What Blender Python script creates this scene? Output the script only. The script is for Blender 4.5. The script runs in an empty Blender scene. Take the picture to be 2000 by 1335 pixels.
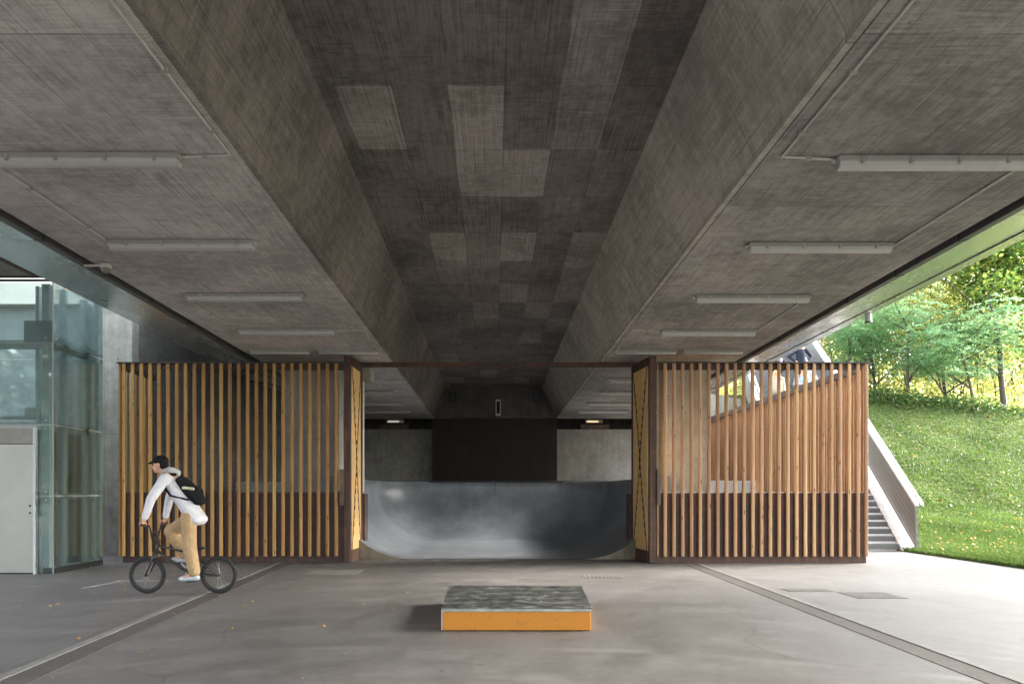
import bpy, bmesh, math, random
import numpy as np
from mathutils import Vector, Matrix
R = math.radians
random.seed(7)
sc = bpy.context.scene

# ------------------------------------------------------------------ camera, sky, sun, exposure
F, VX, HY, EYE = 1360.0, 965.0, 960.0, 1.42        # focal length and vanishing point in photo pixels, eye height
cam_d = bpy.data.cameras.new('camera')
cam = bpy.data.objects.new('camera', cam_d)
sc.collection.objects.link(cam)
cam.location = (0, 0, EYE)
cam.rotation_euler = (R(90), 0, 0)
cam_d.sensor_width = 36
cam_d.lens = 36 * F / 2000
cam_d.shift_x = (1000 - VX) / 2000
cam_d.shift_y = (HY - 667.5) / 2000
cam_d.clip_start = 0.05
cam_d.clip_end = 2000
sc.camera = cam

SUN_EL, SUN_AZ = 27.5, 80                             # azimuth measured from +Y towards +X
w = bpy.data.worlds.new("World"); sc.world = w; w.use_nodes = True
wn = w.node_tree
bg = wn.nodes['Background']
sky = wn.nodes.new('ShaderNodeTexSky'); sky.sky_type = 'NISHITA'
sky.sun_disc = False
sky.sun_elevation = R(SUN_EL); sky.sun_rotation = R(SUN_AZ)
sky.dust_density = 3.0; sky.air_density = 1.0; sky.ozone_density = 1.0
hsv = wn.nodes.new('ShaderNodeHueSaturation'); hsv.inputs['Saturation'].default_value = .28
wn.links.new(sky.outputs[0], hsv.inputs['Color']); wn.links.new(hsv.outputs[0], bg.inputs[0])
bg.inputs[1].default_value = 0.15
sd = bpy.data.lights.new('sun', 'SUN'); sd.energy = 2.3; sd.angle = R(17); sd.color = (1.0, 0.93, 0.82)
sun = bpy.data.objects.new('sun', sd); sc.collection.objects.link(sun)
dv = Vector((math.sin(R(SUN_AZ))*math.cos(R(SUN_EL)), math.cos(R(SUN_AZ))*math.cos(R(SUN_EL)), math.sin(R(SUN_EL))))
sun.rotation_euler = dv.to_track_quat('Z', 'Y').to_euler()
sc.view_settings.view_transform = 'Standard'
sc.view_settings.look = 'None'
sc.view_settings.exposure = 3.25
sc.view_settings.gamma = 1
sc.cycles.use_denoising = True
sc.cycles.max_bounces = 12
sc.cycles.diffuse_bounces = 7
sc.cycles.transparent_max_bounces = 24
sc.cycles.sample_clamp_indirect = 6

# ------------------------------------------------------------------ helpers
C = sc.collection
ORG = {}

def PX(x, d): return (x - VX) * d / F
def PZ(y, d): return EYE - (y - HY) * d / F
def P(x, y, d): return Vector((PX(x, d), d, PZ(y, d)))

def tag(o, label=None, cat=None, group=None, kind=None):
    if label: o['label'] = label
    if cat: o['category'] = cat
    if group: o['group'] = group
    if kind: o['kind'] = kind
    return o

def thing(name, label, cat, loc=(0, 0, 0), group=None, local=False, rz=0):
    o = bpy.data.objects.new(name, None)
    o.empty_display_size = 0.2
    C.objects.link(o)
    o.location = loc
    o.rotation_euler = (0, 0, rz)
    ORG[o.name] = Vector((0, 0, 0)) if local else Vector(loc)
    return tag(o, label, cat, group)

class MB:
    def __init__(s): s.v = []; s.f = []; s.sm = False
    def add(s, vs, fs):
        n = len(s.v); s.v += [tuple(v) for v in vs]; s.f += [tuple(i + n for i in f) for f in fs]
        return s
    def box(s, x0, x1, y0, y1, z0, z1):
        return s.add([(x0,y0,z0),(x1,y0,z0),(x1,y1,z0),(x0,y1,z0),(x0,y0,z1),(x1,y0,z1),(x1,y1,z1),(x0,y1,z1)],
                     [(0,3,2,1),(4,5,6,7),(0,1,5,4),(1,2,6,5),(2,3,7,6),(3,0,4,7)])
    def hexa(s, p):   # 8 points: bottom 4 ccw, top 4 ccw
        return s.add(p, [(0,3,2,1),(4,5,6,7),(0,1,5,4),(1,2,6,5),(2,3,7,6),(3,0,4,7)])
    def beam(s, p, q, wd, ht, up=(0,0,1)):
        p = Vector(p); q = Vector(q); d = (q-p).normalized(); up = Vector(up)
        sx = d.cross(up).normalized(); uz = sx.cross(d).normalized()
        a = [(-1,-1),(1,-1),(1,1),(-1,1)]
        vs = [p + sx*i*wd/2 + uz*j*ht/2 for i, j in a] + [q + sx*i*wd/2 + uz*j*ht/2 for i, j in a]
        return s.add(vs, [(0,1,2,3),(7,6,5,4),(4,5,1,0),(5,6,2,1),(6,7,3,2),(7,4,0,3)])
    def tube(s, pts, r, n=8, cap=True):
        pts = [Vector(p) for p in pts]
        rs = r if isinstance(r, (list, tuple)) else [r]*len(pts)
        base = len(s.v)
        t = (pts[1]-pts[0]).normalized()
        ref = Vector((0,0,1)) if abs(t.z) < 0.9 else Vector((1,0,0))
        u = t.cross(ref).normalized()
        for i, p in enumerate(pts):
            if i == 0: t = pts[1]-pts[0]
            elif i == len(pts)-1: t = pts[-1]-pts[-2]
            else: t = (pts[i+1]-pts[i]).normalized() + (pts[i]-pts[i-1]).normalized()
            t = t.normalized()
            u = (u - t*u.dot(t)).normalized()
            v = t.cross(u)
            for k in range(n):
                a = 2*math.pi*k/n
                s.v.append(tuple(p + (u*math.cos(a) + v*math.sin(a))*rs[i]))
        for i in range(len(pts)-1):
            for k in range(n):
                a = base+i*n+k; b = base+i*n+(k+1) % n
                s.f.append((a, b, b+n, a+n))
        if cap:
            s.f.append(tuple(base+k for k in reversed(range(n))))
            s.f.append(tuple(base+(len(pts)-1)*n+k for k in range(n)))
        return s
    def ell(s, c, r, nu=14, nv=9, rot=None):
        c = Vector(c)
        if not isinstance(r, (tuple, list)): r = (r, r, r)
        vs = [Vector((0, 0, -r[2]))]
        for j in range(1, nv):
            ph = -math.pi/2 + math.pi*j/nv
            for k in range(nu):
                a = 2*math.pi*k/nu
                vs.append(Vector((r[0]*math.cos(ph)*math.cos(a), r[1]*math.cos(ph)*math.sin(a), r[2]*math.sin(ph))))
        vs.append(Vector((0, 0, r[2])))
        if rot: 
            M = Matrix.Rotation(rot, 3, 'Y'); vs = [M @ v for v in vs]
        fs = []
        for k in range(nu):
            fs.append((0, 1+(k+1) % nu, 1+k))
            for j in range(nv-2):
                a = 1+j*nu+k; b = 1+j*nu+(k+1) % nu
                fs.append((a, b, b+nu, a+nu))
            fs.append((1+(nv-2)*nu+k, 1+(nv-2)*nu+(k+1) % nu, len(vs)-1))
        return s.add([c+v for v in vs], fs)
    def ring(s, c, axis, R0, r, n=40, m=8):
        c = Vector(c); ax = Vector(axis).normalized()
        u = ax.cross(Vector((0,0,1)) if abs(ax.z) < .9 else Vector((1,0,0))).normalized(); v = ax.cross(u)
        base = len(s.v)
        for i in range(n):
            a = 2*math.pi*i/n; d = u*math.cos(a)+v*math.sin(a)
            for k in range(m):
                b = 2*math.pi*k/m
                s.v.append(tuple(c + d*(R0 + r*math.cos(b)) + ax*r*math.sin(b)))
        for i in range(n):
            for k in range(m):
                a = base+i*m+k; b = base+i*m+(k+1) % m
                a2 = base+((i+1) % n)*m+k; b2 = base+((i+1) % n)*m+(k+1) % m
                s.f.append((a, b, b2, a2))
        return s
    def extrude_y(s, poly, y0, y1, dz0=0, dz1=0):     # poly of (x, z) extruded along y, z shifted at each end
        n = len(poly); base = len(s.v)
        for x, z in poly: s.v.append((x, y0, z+dz0))
        for x, z in poly: s.v.append((x, y1, z+dz1))
        for k in range(n):
            a = base+k; b = base+(k+1) % n
            s.f.append((a, b, b+n, a+n))
        s.f.append(tuple(base+k for k in range(n))); s.f.append(tuple(base+n+k for k in reversed(range(n))))
        return s
    def build(s, name, m, parent=None, smooth=False, bevel=0, origin=None, fix=True):
        v = np.array(s.v, dtype=float)
        lo, hi = v.min(0), v.max(0)
        if origin is not None: c = Vector(origin)
        elif parent is None: c = Vector(((lo[0]+hi[0])/2, (lo[1]+hi[1])/2, lo[2]))
        else: c = Vector((lo+hi)/2)
        me = bpy.data.meshes.new(name)
        me.from_pydata([tuple(x) for x in (v - np.array(c))], [], s.f)
        if fix:
            bm = bmesh.new(); bm.from_mesh(me)
            bmesh.ops.recalc_face_normals(bm, faces=bm.faces)
            if bevel:
                bmesh.ops.bevel(bm, geom=[e for e in bm.edges if len(e.link_faces) == 2 and e.calc_face_angle(0) > 0.5],
                                offset=bevel, segments=2, affect='EDGES', profile=0.5)
            bm.to_mesh(me); bm.free()
        if smooth: me.polygons.foreach_set('use_smooth', [True]*len(me.polygons))
        me.materials.append(m)
        o = bpy.data.objects.new(name, me); C.objects.link(o)
        if parent is not None:
            o.parent = parent; o.location = c - ORG[parent.name]
        else: o.location = c
        ORG[o.name] = c
        return o

def copy_tree(o, parent=None):
    c = o.copy(); C.objects.link(c)
    if parent is not None: c.parent = parent
    for ch in list(o.children): copy_tree(ch, c)
    return c

# ------------------------------------------------------------------ materials
class NT:
    def __init__(s, name, rough=0.8, metal=0.0, spec=0.5):
        s.m = bpy.data.materials.new(name); s.m.use_nodes = True
        s.t = s.m.node_tree; s.b = s.t.nodes['Principled BSDF']; s.out = s.t.nodes['Material Output']
        s.b.inputs['Roughness'].default_value = rough; s.b.inputs['Metallic'].default_value = metal
        s.b.inputs['Specular IOR Level'].default_value = spec
        s.pos = s.t.nodes.new('ShaderNodeNewGeometry').outputs['Position']
    def n(s, t, **kw):
        nd = s.t.nodes.new(t)
        for k, v in kw.items(): setattr(nd, k, v)
        return nd
    def l(s, a, b): s.t.links.new(a, b)
    def obj(s):
        s.pos = s.n('ShaderNodeTexCoord').outputs['Object']; return s
    def scale(s, sx, sy, sz, rot=(0, 0, 0)):
        m = s.n('ShaderNodeMapping'); m.inputs['Scale'].default_value = (sx, sy, sz); m.inputs['Rotation'].default_value = rot
        s.l(s.pos, m.inputs['Vector']); return m.outputs[0]
    def noise(s, sc_=5, det=4, rough=0.6, vec=None, dist=0):
        t = s.n('ShaderNodeTexNoise'); t.inputs['Scale'].default_value = sc_; t.inputs['Detail'].default_value = det
        t.inputs['Roughness'].default_value = rough; t.inputs['Distortion'].default_value = dist
        s.l(vec if vec is not None else s.pos, t.inputs['Vector']); return t.outputs['Fac']
    def math(s, op, a, b=None, c=None, clamp=False):
        m = s.n('ShaderNodeMath', operation=op); m.use_clamp = clamp
        for i, x in enumerate((a, b, c)):
            if x is None: continue
            if isinstance(x, (int, float)): m.inputs[i].default_value = x
            else: s.l(x, m.inputs[i])
        return m.outputs[0]
    def rng(s, a, f0, f1, t0, t1):
        m = s.n('ShaderNodeMapRange'); m.inputs[1].default_value = f0; m.inputs[2].default_value = f1
        m.inputs[3].default_value = t0; m.inputs[4].default_value = t1; s.l(a, m.inputs[0]); return m.outputs[0]
    def ramp(s, a, stops):
        r = s.n('ShaderNodeValToRGB'); e = r.color_ramp.elements
        while len(e) < len(stops): e.new(0.5)
        for i, (p, c) in enumerate(stops): e[i].position = p; e[i].color = (*c, 1)
        s.l(a, r.inputs[0]); return r.outputs[0]
    def mix(s, f, a, b, bt='MIX'):
        m = s.n('ShaderNodeMixRGB', blend_type=bt)
        for i, x in zip((0, 1, 2), (f, a, b)):
            if isinstance(x, (int, float)): m.inputs[i].default_value = x
            elif isinstance(x, tuple): m.inputs[i].default_value = (*x, 1)
            else: s.l(x, m.inputs[i])
        return m.outputs[0]
    def sep(s):
        x = s.n('ShaderNodeSeparateXYZ'); s.l(s.pos, x.inputs[0]); return x.outputs
    def col(s, c):
        if isinstance(c, tuple): s.b.inputs['Base Color'].default_value = (*c, 1)
        else: s.l(c, s.b.inputs['Base Color'])
        return s
    def rough(s, r): s.l(r, s.b.inputs['Roughness']); return s
    def bump(s, h, st=0.3, dist=0.01):
        b = s.n('ShaderNodeBump'); b.inputs['Strength'].default_value = st; b.inputs['Distance'].default_value = dist
        s.l(h, b.inputs['Height']); s.l(b.outputs[0], s.b.inputs['Normal']); return s

def gray(v, t=(1, 1, 1)): return (v*t[0], v*t[1], v*t[2])

def board_conc(name, dark, light, warm=(1.0, .96, .92), joint=(1.25, 2.5), patches=0, scratch=0.3, offs=(0, 0), plane='XY', lineamt=.5):
    """board-marked concrete: fine board grain both ways, form joints, stains; plane tells which axes the forms lie in"""
    k = NT(name, 0.85, spec=.3)
    x, y, z = k.sep()[:]
    a, b = {'XY': (x, y), 'ZY': (z, y), 'XZ': (x, z)}[plane]
    def vec(sa, sb):
        c = k.n('ShaderNodeCombineXYZ'); k.l(k.math('MULTIPLY', a, sa), c.inputs[0]); k.l(k.math('MULTIPLY', b, sb), c.inputs[1]); return c.outputs[0]
    big = k.noise(.55, 4, .6)
    n1 = k.noise(1, 3, .7, vec(38, 1.3))
    n2 = k.noise(1, 4, .75, vec(1.8, 44))
    n3 = k.noise(7, 7, .8)
    blot = k.noise(1.9, 5, .68, dist=.7)
    m1 = k.rng(k.noise(.8, 3, .6), .38, .62, .25, 1.0); m2 = k.rng(k.noise(1.3, 3, .6), .40, .60, .9, .15)
    n1 = k.math('ADD', k.math('MULTIPLY', k.math('SUBTRACT', n1, .5), m1), .5); n2 = k.math('ADD', k.math('MULTIPLY', k.math('SUBTRACT', n2, .5), m2), .5)
    s_ = k.math('ADD', k.math('MULTIPLY', n1, .36*lineamt*2), k.math('MULTIPLY', n2, .32))
    s_ = k.math('ADD', s_, k.math('MULTIPLY', n3, .3)); s_ = k.math('ADD', s_, k.math('MULTIPLY', big, .30)); s_ = k.math('ADD', s_, k.math('MULTIPLY', blot, .16))
    t = k.rng(s_, .660, .795, 0, 1)
    colr = k.ramp(t, [(0, gray(dark, warm)), (.45, gray((dark+light)/2*.97, warm)), (1, gray(light, warm))])
    # per-form-panel tone
    ca = k.math('FLOOR', k.math('DIVIDE', k.math('ADD', a, offs[0]), joint[0]))
    cb = k.math('FLOOR', k.math('DIVIDE', k.math('ADD', b, offs[1]), joint[1]))
    cc = k.n('ShaderNodeCombineXYZ'); k.l(ca, cc.inputs[0]); k.l(cb, cc.inputs[1])
    wn_ = k.n('ShaderNodeTexWhiteNoise'); k.l(cc.outputs[0], wn_.inputs['Vector'])
    pv = wn_.outputs['Value']
    if patches:
        pt = k.math('MULTIPLY', k.math('GREATER_THAN', pv, .80), k.math('GREATER_THAN', cb, 9.5))
        pt = k.math('MULTIPLY', pt, .45)
        for c_, r_, w_ in ((-2, 5, .9), (0, 5, 1), (2, 5, .45), (0, 6, .8), (1, 6, .9), (2, 4, .75), (2, 3, .6), (3, 6, .25), (0, 7, .2), (2, 7, .25), (-1, 8, .75), (0, 8, .3), (1, 8, .75), (3, 8, .7), (-1, 9, .5), (3, 9, .7), (0, 9, .3), (-2, 9, .2), (0, 3, .3), (-1, 2, .5)):
            pt = k.math('MAXIMUM', pt, k.math('MULTIPLY', k.math('MULTIPLY', k.math('COMPARE', ca, float(c_), .1), k.math('COMPARE', cb, float(r_), .1)), w_))
        pt = k.math('MULTIPLY', pt, k.rng(n2, .3, .7, .75, 1.1), clamp=True)
        p2 = k.rng(pv, 0, 1, .90, 1.08)
        colr = k.mix(1.0, colr, k.ramp(p2, [(0, (0, 0, 0)), (1, (1, 1, 1))]), 'MULTIPLY')
        colr = k.mix(k.math('MULTIPLY', pt, patches), colr, k.mix(k.rng(s_, .660, .795, 0, 1), gray(light*1.1, warm), gray(light*2.1, warm)))
    else:
        colr = k.mix(1.0, colr, k.ramp(k.rng(pv, 0, 1, .82, 1.0), [(0, (0, 0, 0)), (1, (1, 1, 1))]), 'MULTIPLY')
    # joints
    fa = k.math('FRACT', k.math('DIVIDE', k.math('ADD', a, offs[0]), joint[0])); fb = k.math('FRACT', k.math('DIVIDE', k.math('ADD', b, offs[1]), joint[1]))
    ja = k.math('LESS_THAN', fa, .012/joint[0]*1.2); jb = k.math('LESS_THAN', fb, .014/joint[1]*1.2)
    j = k.math('MAXIMUM', ja, jb)
    j = k.math('MULTIPLY', j, k.rng(k.noise(1.6, 4), .42, .62, .05, .6))
    colr = k.mix(j, colr, gray(dark*.4, warm))
    # dark pits, drips and rust-brown blots
    pit = k.rng(k.noise(22, 3, .6), .68, .73, 0, .6)
    colr = k.mix(pit, colr, gray(dark*.45, warm))
    stn = k.math('MULTIPLY', k.rng(k.noise(1, 5, .75, vec(5, .8)), .60, .68, 0, 1), k.rng(k.noise(.45, 3), .48, .62, 0, .45))
    colr = k.mix(stn, colr, (dark*.75, dark*.6, dark*.45))
    # thin boards lines
    bf = k.math('FRACT', k.math('DIVIDE', a, .118)); bl = k.math('LESS_THAN', bf, .08)
    bl = k.math('MULTIPLY', bl, k.rng(k.noise(1, 4, .7, vec(8, .8)), .44, .60, 0, .55*lineamt*2))
    colr = k.mix(bl, colr, gray(dark*.5, warm))
    dash = k.math('MULTIPLY', k.rng(k.noise(1, 4, .8, vec(5, 70)), .60, .66, 0, .5), k.rng(k.noise(2.2, 3), .42, .6, 0, 1))
    colr = k.mix(dash, colr, gray(dark*.5, warm))
    # pale chalky scratches and efflorescence
    sc1 = k.rng(k.noise(1, 5, .8, vec(2.2, 44)), .63, .72, 0, 1)
    sc2 = k.rng(k.noise(.7, 3, .6), .5, .68, 0, scratch)
    colr = k.mix(k.math('MULTIPLY', sc1, sc2), colr, gray(min(.6, light*2.3), warm))
    k.col(colr)
    k.bump(k.math('ADD', k.math('MULTIPLY', n1, .6), k.math('ADD', n3, n2)), .35, .008)
    return k.m

def plain_conc(name, dark, light, warm=(1, .98, .95), sc_=3, rough=.8, holes=False, spec=.4, streak=.3):
    k = NT(name, rough, spec=spec)
    n = k.noise(sc_, 6, .65); f = k.noise(45, 4, .7); g = k.noise(.5, 3)
    st = k.noise(1, 4, .6, k.scale(6, 6, .35))
    t = k.math('ADD', k.math('MULTIPLY', n, .5), k.math('ADD', k.math('MULTIPLY', g, .3), k.math('ADD', k.math('MULTIPLY', f, .12), k.math('MULTIPLY', st, streak))))
    c = k.ramp(k.rng(t, .48, .74, 0, 1), [(0, gray(dark, warm)), (1, gray(light, warm))])
    pit = k.rng(k.noise(14, 2, .5), .70, .74, 0, .7)
    c = k.mix(pit, c, gray(dark*.4, warm))
    if holes:
        x, y, z = k.sep()[:]
        fx = k.math('SUBTRACT', k.math('FRACT', k.math('DIVIDE', x, .62)), .5); fz = k.math('SUBTRACT', k.math('FRACT', k.math('DIVIDE', k.math('ADD', z, .35), 1.35)), .5)
        d = k.math('SQRT', k.math('ADD', k.math('POWER', k.math('MULTIPLY', fx, .62), 2.0), k.math('POWER', k.math('MULTIPLY', fz, 1.35), 2.0)))
        c = k.mix(k.math('MULTIPLY', k.math('LESS_THAN', d, .02), .8), c, gray(dark*.25, warm))
        jl = k.math('LESS_THAN', k.math('FRACT', k.math('DIVIDE', x, 1.24)), .008)
        jz = k.math('LESS_THAN', k.math('FRACT', k.math('DIVIDE', z, 2.7)), .004)
        c = k.mix(k.math('MULTIPLY', k.math('MAXIMUM', jl, jz), .5), c, gray(dark*.4, warm))
    k.col(c); k.bump(k.math('ADD', n, f), .25, .006)
    return k.m

def rust(name, c0, c1, c2, metal=.0, rough=.6):
    k = NT(name, rough, metal, .4)
    n = k.noise(2.5, 6, .7, dist=.6); f = k.noise(30, 4, .7); st = k.noise(1, 4, .6, k.scale(14, 14, .6))
    t = k.math('ADD', k.math('MULTIPLY', n, .6), k.math('ADD', k.math('MULTIPLY', f, .2), k.math('MULTIPLY', st, .3)))
    k.col(k.ramp(k.rng(t, .42, .70, 0, 1), [(0, c0), (.55, c1), (1, c2)]))
    k.rough(k.rng(n, .3, .7, rough-.12, rough+.2)); k.bump(f, .15, .003)
    return k.m

def wood(name, c0, c1, c2, seed_by_object=True):
    k = NT(name, .62, spec=.3)
    oi = k.n('ShaderNodeObjectInfo')
    off = k.n('ShaderNodeVectorMath', operation='ADD'); k.l(k.pos, off.inputs[0])
    cmb = k.n('ShaderNodeCombineXYZ'); rnd = k.math('MULTIPLY', oi.outputs['Random'], 37.0)
    for i in range(3): k.l(rnd, cmb.inputs[i])
    k.l(cmb.outputs[0], off.inputs[1]); k.pos = off.outputs[0]
    g = k.noise(1, 4, .6, k.scale(55, 55, 1.3)); big = k.noise(1, 2, .5, k.scale(3, 3, .7))
    c = k.ramp(k.rng(g, .3, .7, 0, 1), [(0, c0), (.5, c1), (1, c2)])
    c = k.mix(k.rng(big, .3, .7, 0, .45), c, c0)
    v = k.n('ShaderNodeTexVoronoi'); v.inputs['Scale'].default_value = 1; k.l(k.scale(9, 9, 3.0), v.inputs['Vector'])
    kn = k.rng(v.outputs['Distance'], .10, .16, 1, 0)
    c = k.mix(k.math('MULTIPLY', kn, .75), c, gray(.10, (1, .5, .22)))
    hue = k.rng(oi.outputs['Random'], 0, 1, .68, 1.12)
    hs = k.n('ShaderNodeHueSaturation'); k.l(hue, hs.inputs['Value']); k.l(c, hs.inputs['Color'])
    hs.inputs['Saturation'].default_value = 1.0
    k.l(k.rng(oi.outputs['Random'], 0, 1, .494, .508), hs.inputs['Hue'])
    k.col(hs.outputs[0]); k.bump(g, .25, .003)
    return k.m

def flat(name, c, rough=.6, metal=0, var=.12, spec=.5, sc_=8):
    k = NT(name, rough, metal, spec)
    n = k.noise(sc_, 4, .6); m_ = k.rng(n, .3, .7, 1-var, 1+var)
    mm = k.n('ShaderNodeVectorMath', operation='SCALE'); mm.inputs[0].default_value = c; k.l(m_, mm.inputs['Scale'])
    k.col(mm.outputs[0]); return k.m

def glass(name, tint, refl=1.0, haze=.08):
    k = NT(name)
    k.t.nodes.remove(k.b)
    tr = k.n('ShaderNodeBsdfTransparent'); tr.inputs[0].default_value = (*tint, 1)
    gl = k.n('ShaderNodeBsdfGlossy'); gl.inputs['Roughness'].default_value = .02; gl.inputs[0].default_value = (.92, 1, .99, 1)
    df = k.n('ShaderNodeBsdfDiffuse'); df.inputs[0].default_value = (.34, .38, .37, 1)
    fr = k.n('ShaderNodeFresnel'); fr.inputs[0].default_value = 1.52
    m1 = k.n('ShaderNodeMixShader'); k.l(k.math('MULTIPLY', fr.outputs[0], refl, clamp=True), m1.inputs[0]); k.l(tr.outputs[0], m1.inputs[1]); k.l(gl.outputs[0], m1.inputs[2])
    m2 = k.n('ShaderNodeMixShader'); k.l(k.rng(k.noise(1.2, 4, .6), .3, .7, haze*.4, haze*1.6), m2.inputs[0]); k.l(m1.outputs[0], m2.inputs[1]); k.l(df.outputs[0], m2.inputs[2])
    k.l(m2.outputs[0], k.out.inputs[0])
    return k.m

def leafmat(name, cols, trans=.45):
    k = NT(name, .55, spec=.25)
    g = k.n('ShaderNodeNewGeometry'); rnd = g.outputs['Random Per Island']
    n = k.noise(.45, 3, .6)
    t = k.math('ADD', k.math('MULTIPLY', rnd, .6), k.rng(n, .3, .7, 0, .4))
    c = k.ramp(t, cols)
    k.col(c)
    tl = k.n('ShaderNodeBsdfTranslucent'); 
    hs = k.n('ShaderNodeHueSaturation'); hs.inputs['Value'].default_value = 1.5; hs.inputs['Saturation'].default_value = 1.1; k.l(c, hs.inputs['Color']); k.l(hs.outputs[0], tl.inputs[0])
    m = k.n('ShaderNodeMixShader'); m.inputs[0].default_value = trans
    k.l(k.b.outputs[0], m.inputs[1]); k.l(tl.outputs[0], m.inputs[2]); k.l(m.outputs[0], k.out.inputs[0])
    return k.m

M = {}
M['soffit'] = board_conc('soffit_concrete', .33, .62, joint=(1.42, 2.6), offs=(5.0, .8), warm=(1, .915, .86), scratch=.4)
M['soffit2'] = board_conc('stained_soffit_concrete', .20, .42, joint=(1.42, 2.6), offs=(5.0, .8), warm=(1, .915, .85), scratch=1.0)
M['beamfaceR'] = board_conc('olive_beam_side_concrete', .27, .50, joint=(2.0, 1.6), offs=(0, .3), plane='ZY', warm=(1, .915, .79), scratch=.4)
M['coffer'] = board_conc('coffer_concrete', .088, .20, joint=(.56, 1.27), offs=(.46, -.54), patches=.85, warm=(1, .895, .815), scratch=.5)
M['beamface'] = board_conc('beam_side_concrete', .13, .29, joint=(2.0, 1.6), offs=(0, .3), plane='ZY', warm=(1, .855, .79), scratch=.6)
M['wallb'] = board_conc('board_wall_concrete', .24, .42, joint=(1.25, 2.7), offs=(.3, 0), plane='XZ', warm=(1, .99, .93), scratch=.1)
M['conc'] = plain_conc('pier_concrete', .24, .42, (1, .965, .90), holes=True)
M['concl'] = plain_conc('light_concrete', .42, .62, (1, 1, 1), rough=.75)
M['concd'] = plain_conc('dark_concrete', .055, .12, (1, .95, .88))
M['concg'] = plain_conc('green_gray_concrete', .17, .36, (.98, 1, .90), sc_=5, holes=True)
M['bowl'] = plain_conc('smooth_bowl_concrete', .18, .33, (.88, .96, 1.08), sc_=1.6, rough=.34, spec=.5, streak=.15)
M['rust'] = rust('rusty_steel', (.045, .024, .018), (.085, .045, .032), (.16, .085, .055))
M['rustd'] = rust('dark_rusty_steel', (.038, .024, .022), (.070, .042, .037), (.13, .075, .06))
M['rustl'] = rust('weathered_brown_steel', (.07, .05, .04), (.13, .09, .07), (.22, .14, .10))
M['wood'] = wood('larch_batten', (.32, .16, .055), (.46, .26, .095), (.57, .35, .145))
M['woodr'] = wood('reddish_larch_batten', (.36, .19, .10), (.50, .295, .165), (.62, .40, .25))
M['woods'] = wood('brown_larch_batten', (.22, .105, .055), (.34, .18, .095), (.45, .26, .15))
M['ply'] = wood('pale_wood_board', (.52, .31, .13), (.66, .42, .19), (.74, .50, .26))
M['black'] = flat('black_void', (.008, .008, .009), .8)
M['ink'] = flat('dark_cut_line', (.02, .014, .01), .8)
M['steel'] = flat('galvanised_steel', (.42, .43, .43), .42, .7, .1)
M['steelg'] = flat('painted_grey_steel', (.40, .43, .42), .5, 0, .08)
M['steeld'] = flat('dark_steel', (.06, .06, .06), .45, .5)
M['postl'] = flat('pale_blue_grey_steel', (.55, .62, .64), .45)
M['lip'] = flat('dull_dark_trim', (.10, .10, .098), .55, .3)
M['chrome'] = flat('polished_stud', (.7, .68, .64), .2, 1.0)
M['stain'] = flat('brushed_stainless', (.50, .50, .465), .42, .6, .06, sc_=2)
M['lampw'] = flat('lamp_plastic', (.42, .41, .39), .38, 0, .06)
M['lampb'] = flat('lamp_body_grey', (.30, .29, .275), .5, 0, .08)
M['pipe'] = flat('conduit_plastic', (.46, .44, .41), .5)
M['white'] = flat('white_rail', (.58, .58, .58), .45, 0, .04)
M['orange'] = None
M['glass'] = glass('teal_glass', (.84, .90, .89), 1.0, .05)
M['glassd'] = glass('side_teal_glass', (.86, .92, .92), .8, .05)

def mk_orange():
    k = NT('scuffed_orange_paint', .55, spec=.4)
    n = k.noise(1, 5, .7, k.scale(7, 7, 30), 1.5); s_ = k.noise(11, 6, .8, dist=1.2)
    c = k.mix(k.rng(n, .4, .8, 0, .35), (.50, .195, .017), (.42, .155, .012))
    c = k.mix(k.rng(s_, .57, .66, 0, .75), c, (.20, .11, .035))
    c = k.mix(k.rng(k.noise(40, 3, .7), .66, .70, 0, .8), c, (.12, .10, .07))
    k.col(c); k.bump(s_, .1, .002); return k.m
M['orange'] = mk_orange()

def mk_boxtop():
    k = NT('scratched_steel_plate', .42, .35, .5); k.pos = k.n('ShaderNodeTexCoord').outputs['Object']
    v = k.n('ShaderNodeTexVoronoi', feature='DISTANCE_TO_EDGE'); v.inputs['Scale'].default_value = 2.3
    nz = k.n('ShaderNodeTexNoise'); nz.inputs['Scale'].default_value = 2.2; nz.inputs['Detail'].default_value = 1.5; k.l(k.pos, nz.inputs['Vector'])
    mx = k.n('ShaderNodeMixRGB'); mx.inputs[0].default_value = .7; k.l(k.pos, mx.inputs[1]); k.l(nz.outputs['Color'], mx.inputs[2]); k.l(mx.outputs[0], v.inputs['Vector'])
    ln = k.rng(v.outputs['Distance'], .004, .014, 1, 0)
    wv = k.n('ShaderNodeTexWave', wave_type='RINGS'); wv.inputs['Scale'].default_value = .9; wv.inputs['Distortion'].default_value = 5.5; wv.inputs['Detail'].default_value = 2; wv.inputs['Detail Scale'].default_value = .8
    k.l(k.pos, wv.inputs['Vector']); l2 = k.rng(wv.outputs['Fac'], .965, .99, 0, 1)
    n = k.noise(5, 8, .85)
    c = k.ramp(k.rng(n, .40, .60, 0, 1), [(0, (.03, .031, .029)), (.45, (.085, .087, .082)), (1, (.19, .192, .183))])
    f = k.math('MULTIPLY', k.math('MAXIMUM', ln, l2), k.rng(k.noise(5, 3), .35, .6, .1, .85))
    k.col(k.mix(f, c, (.36, .38, .37))); k.rough(k.rng(n, .3, .7, .35, .65)); return k.m
M['boxtop'] = mk_boxtop()

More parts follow.
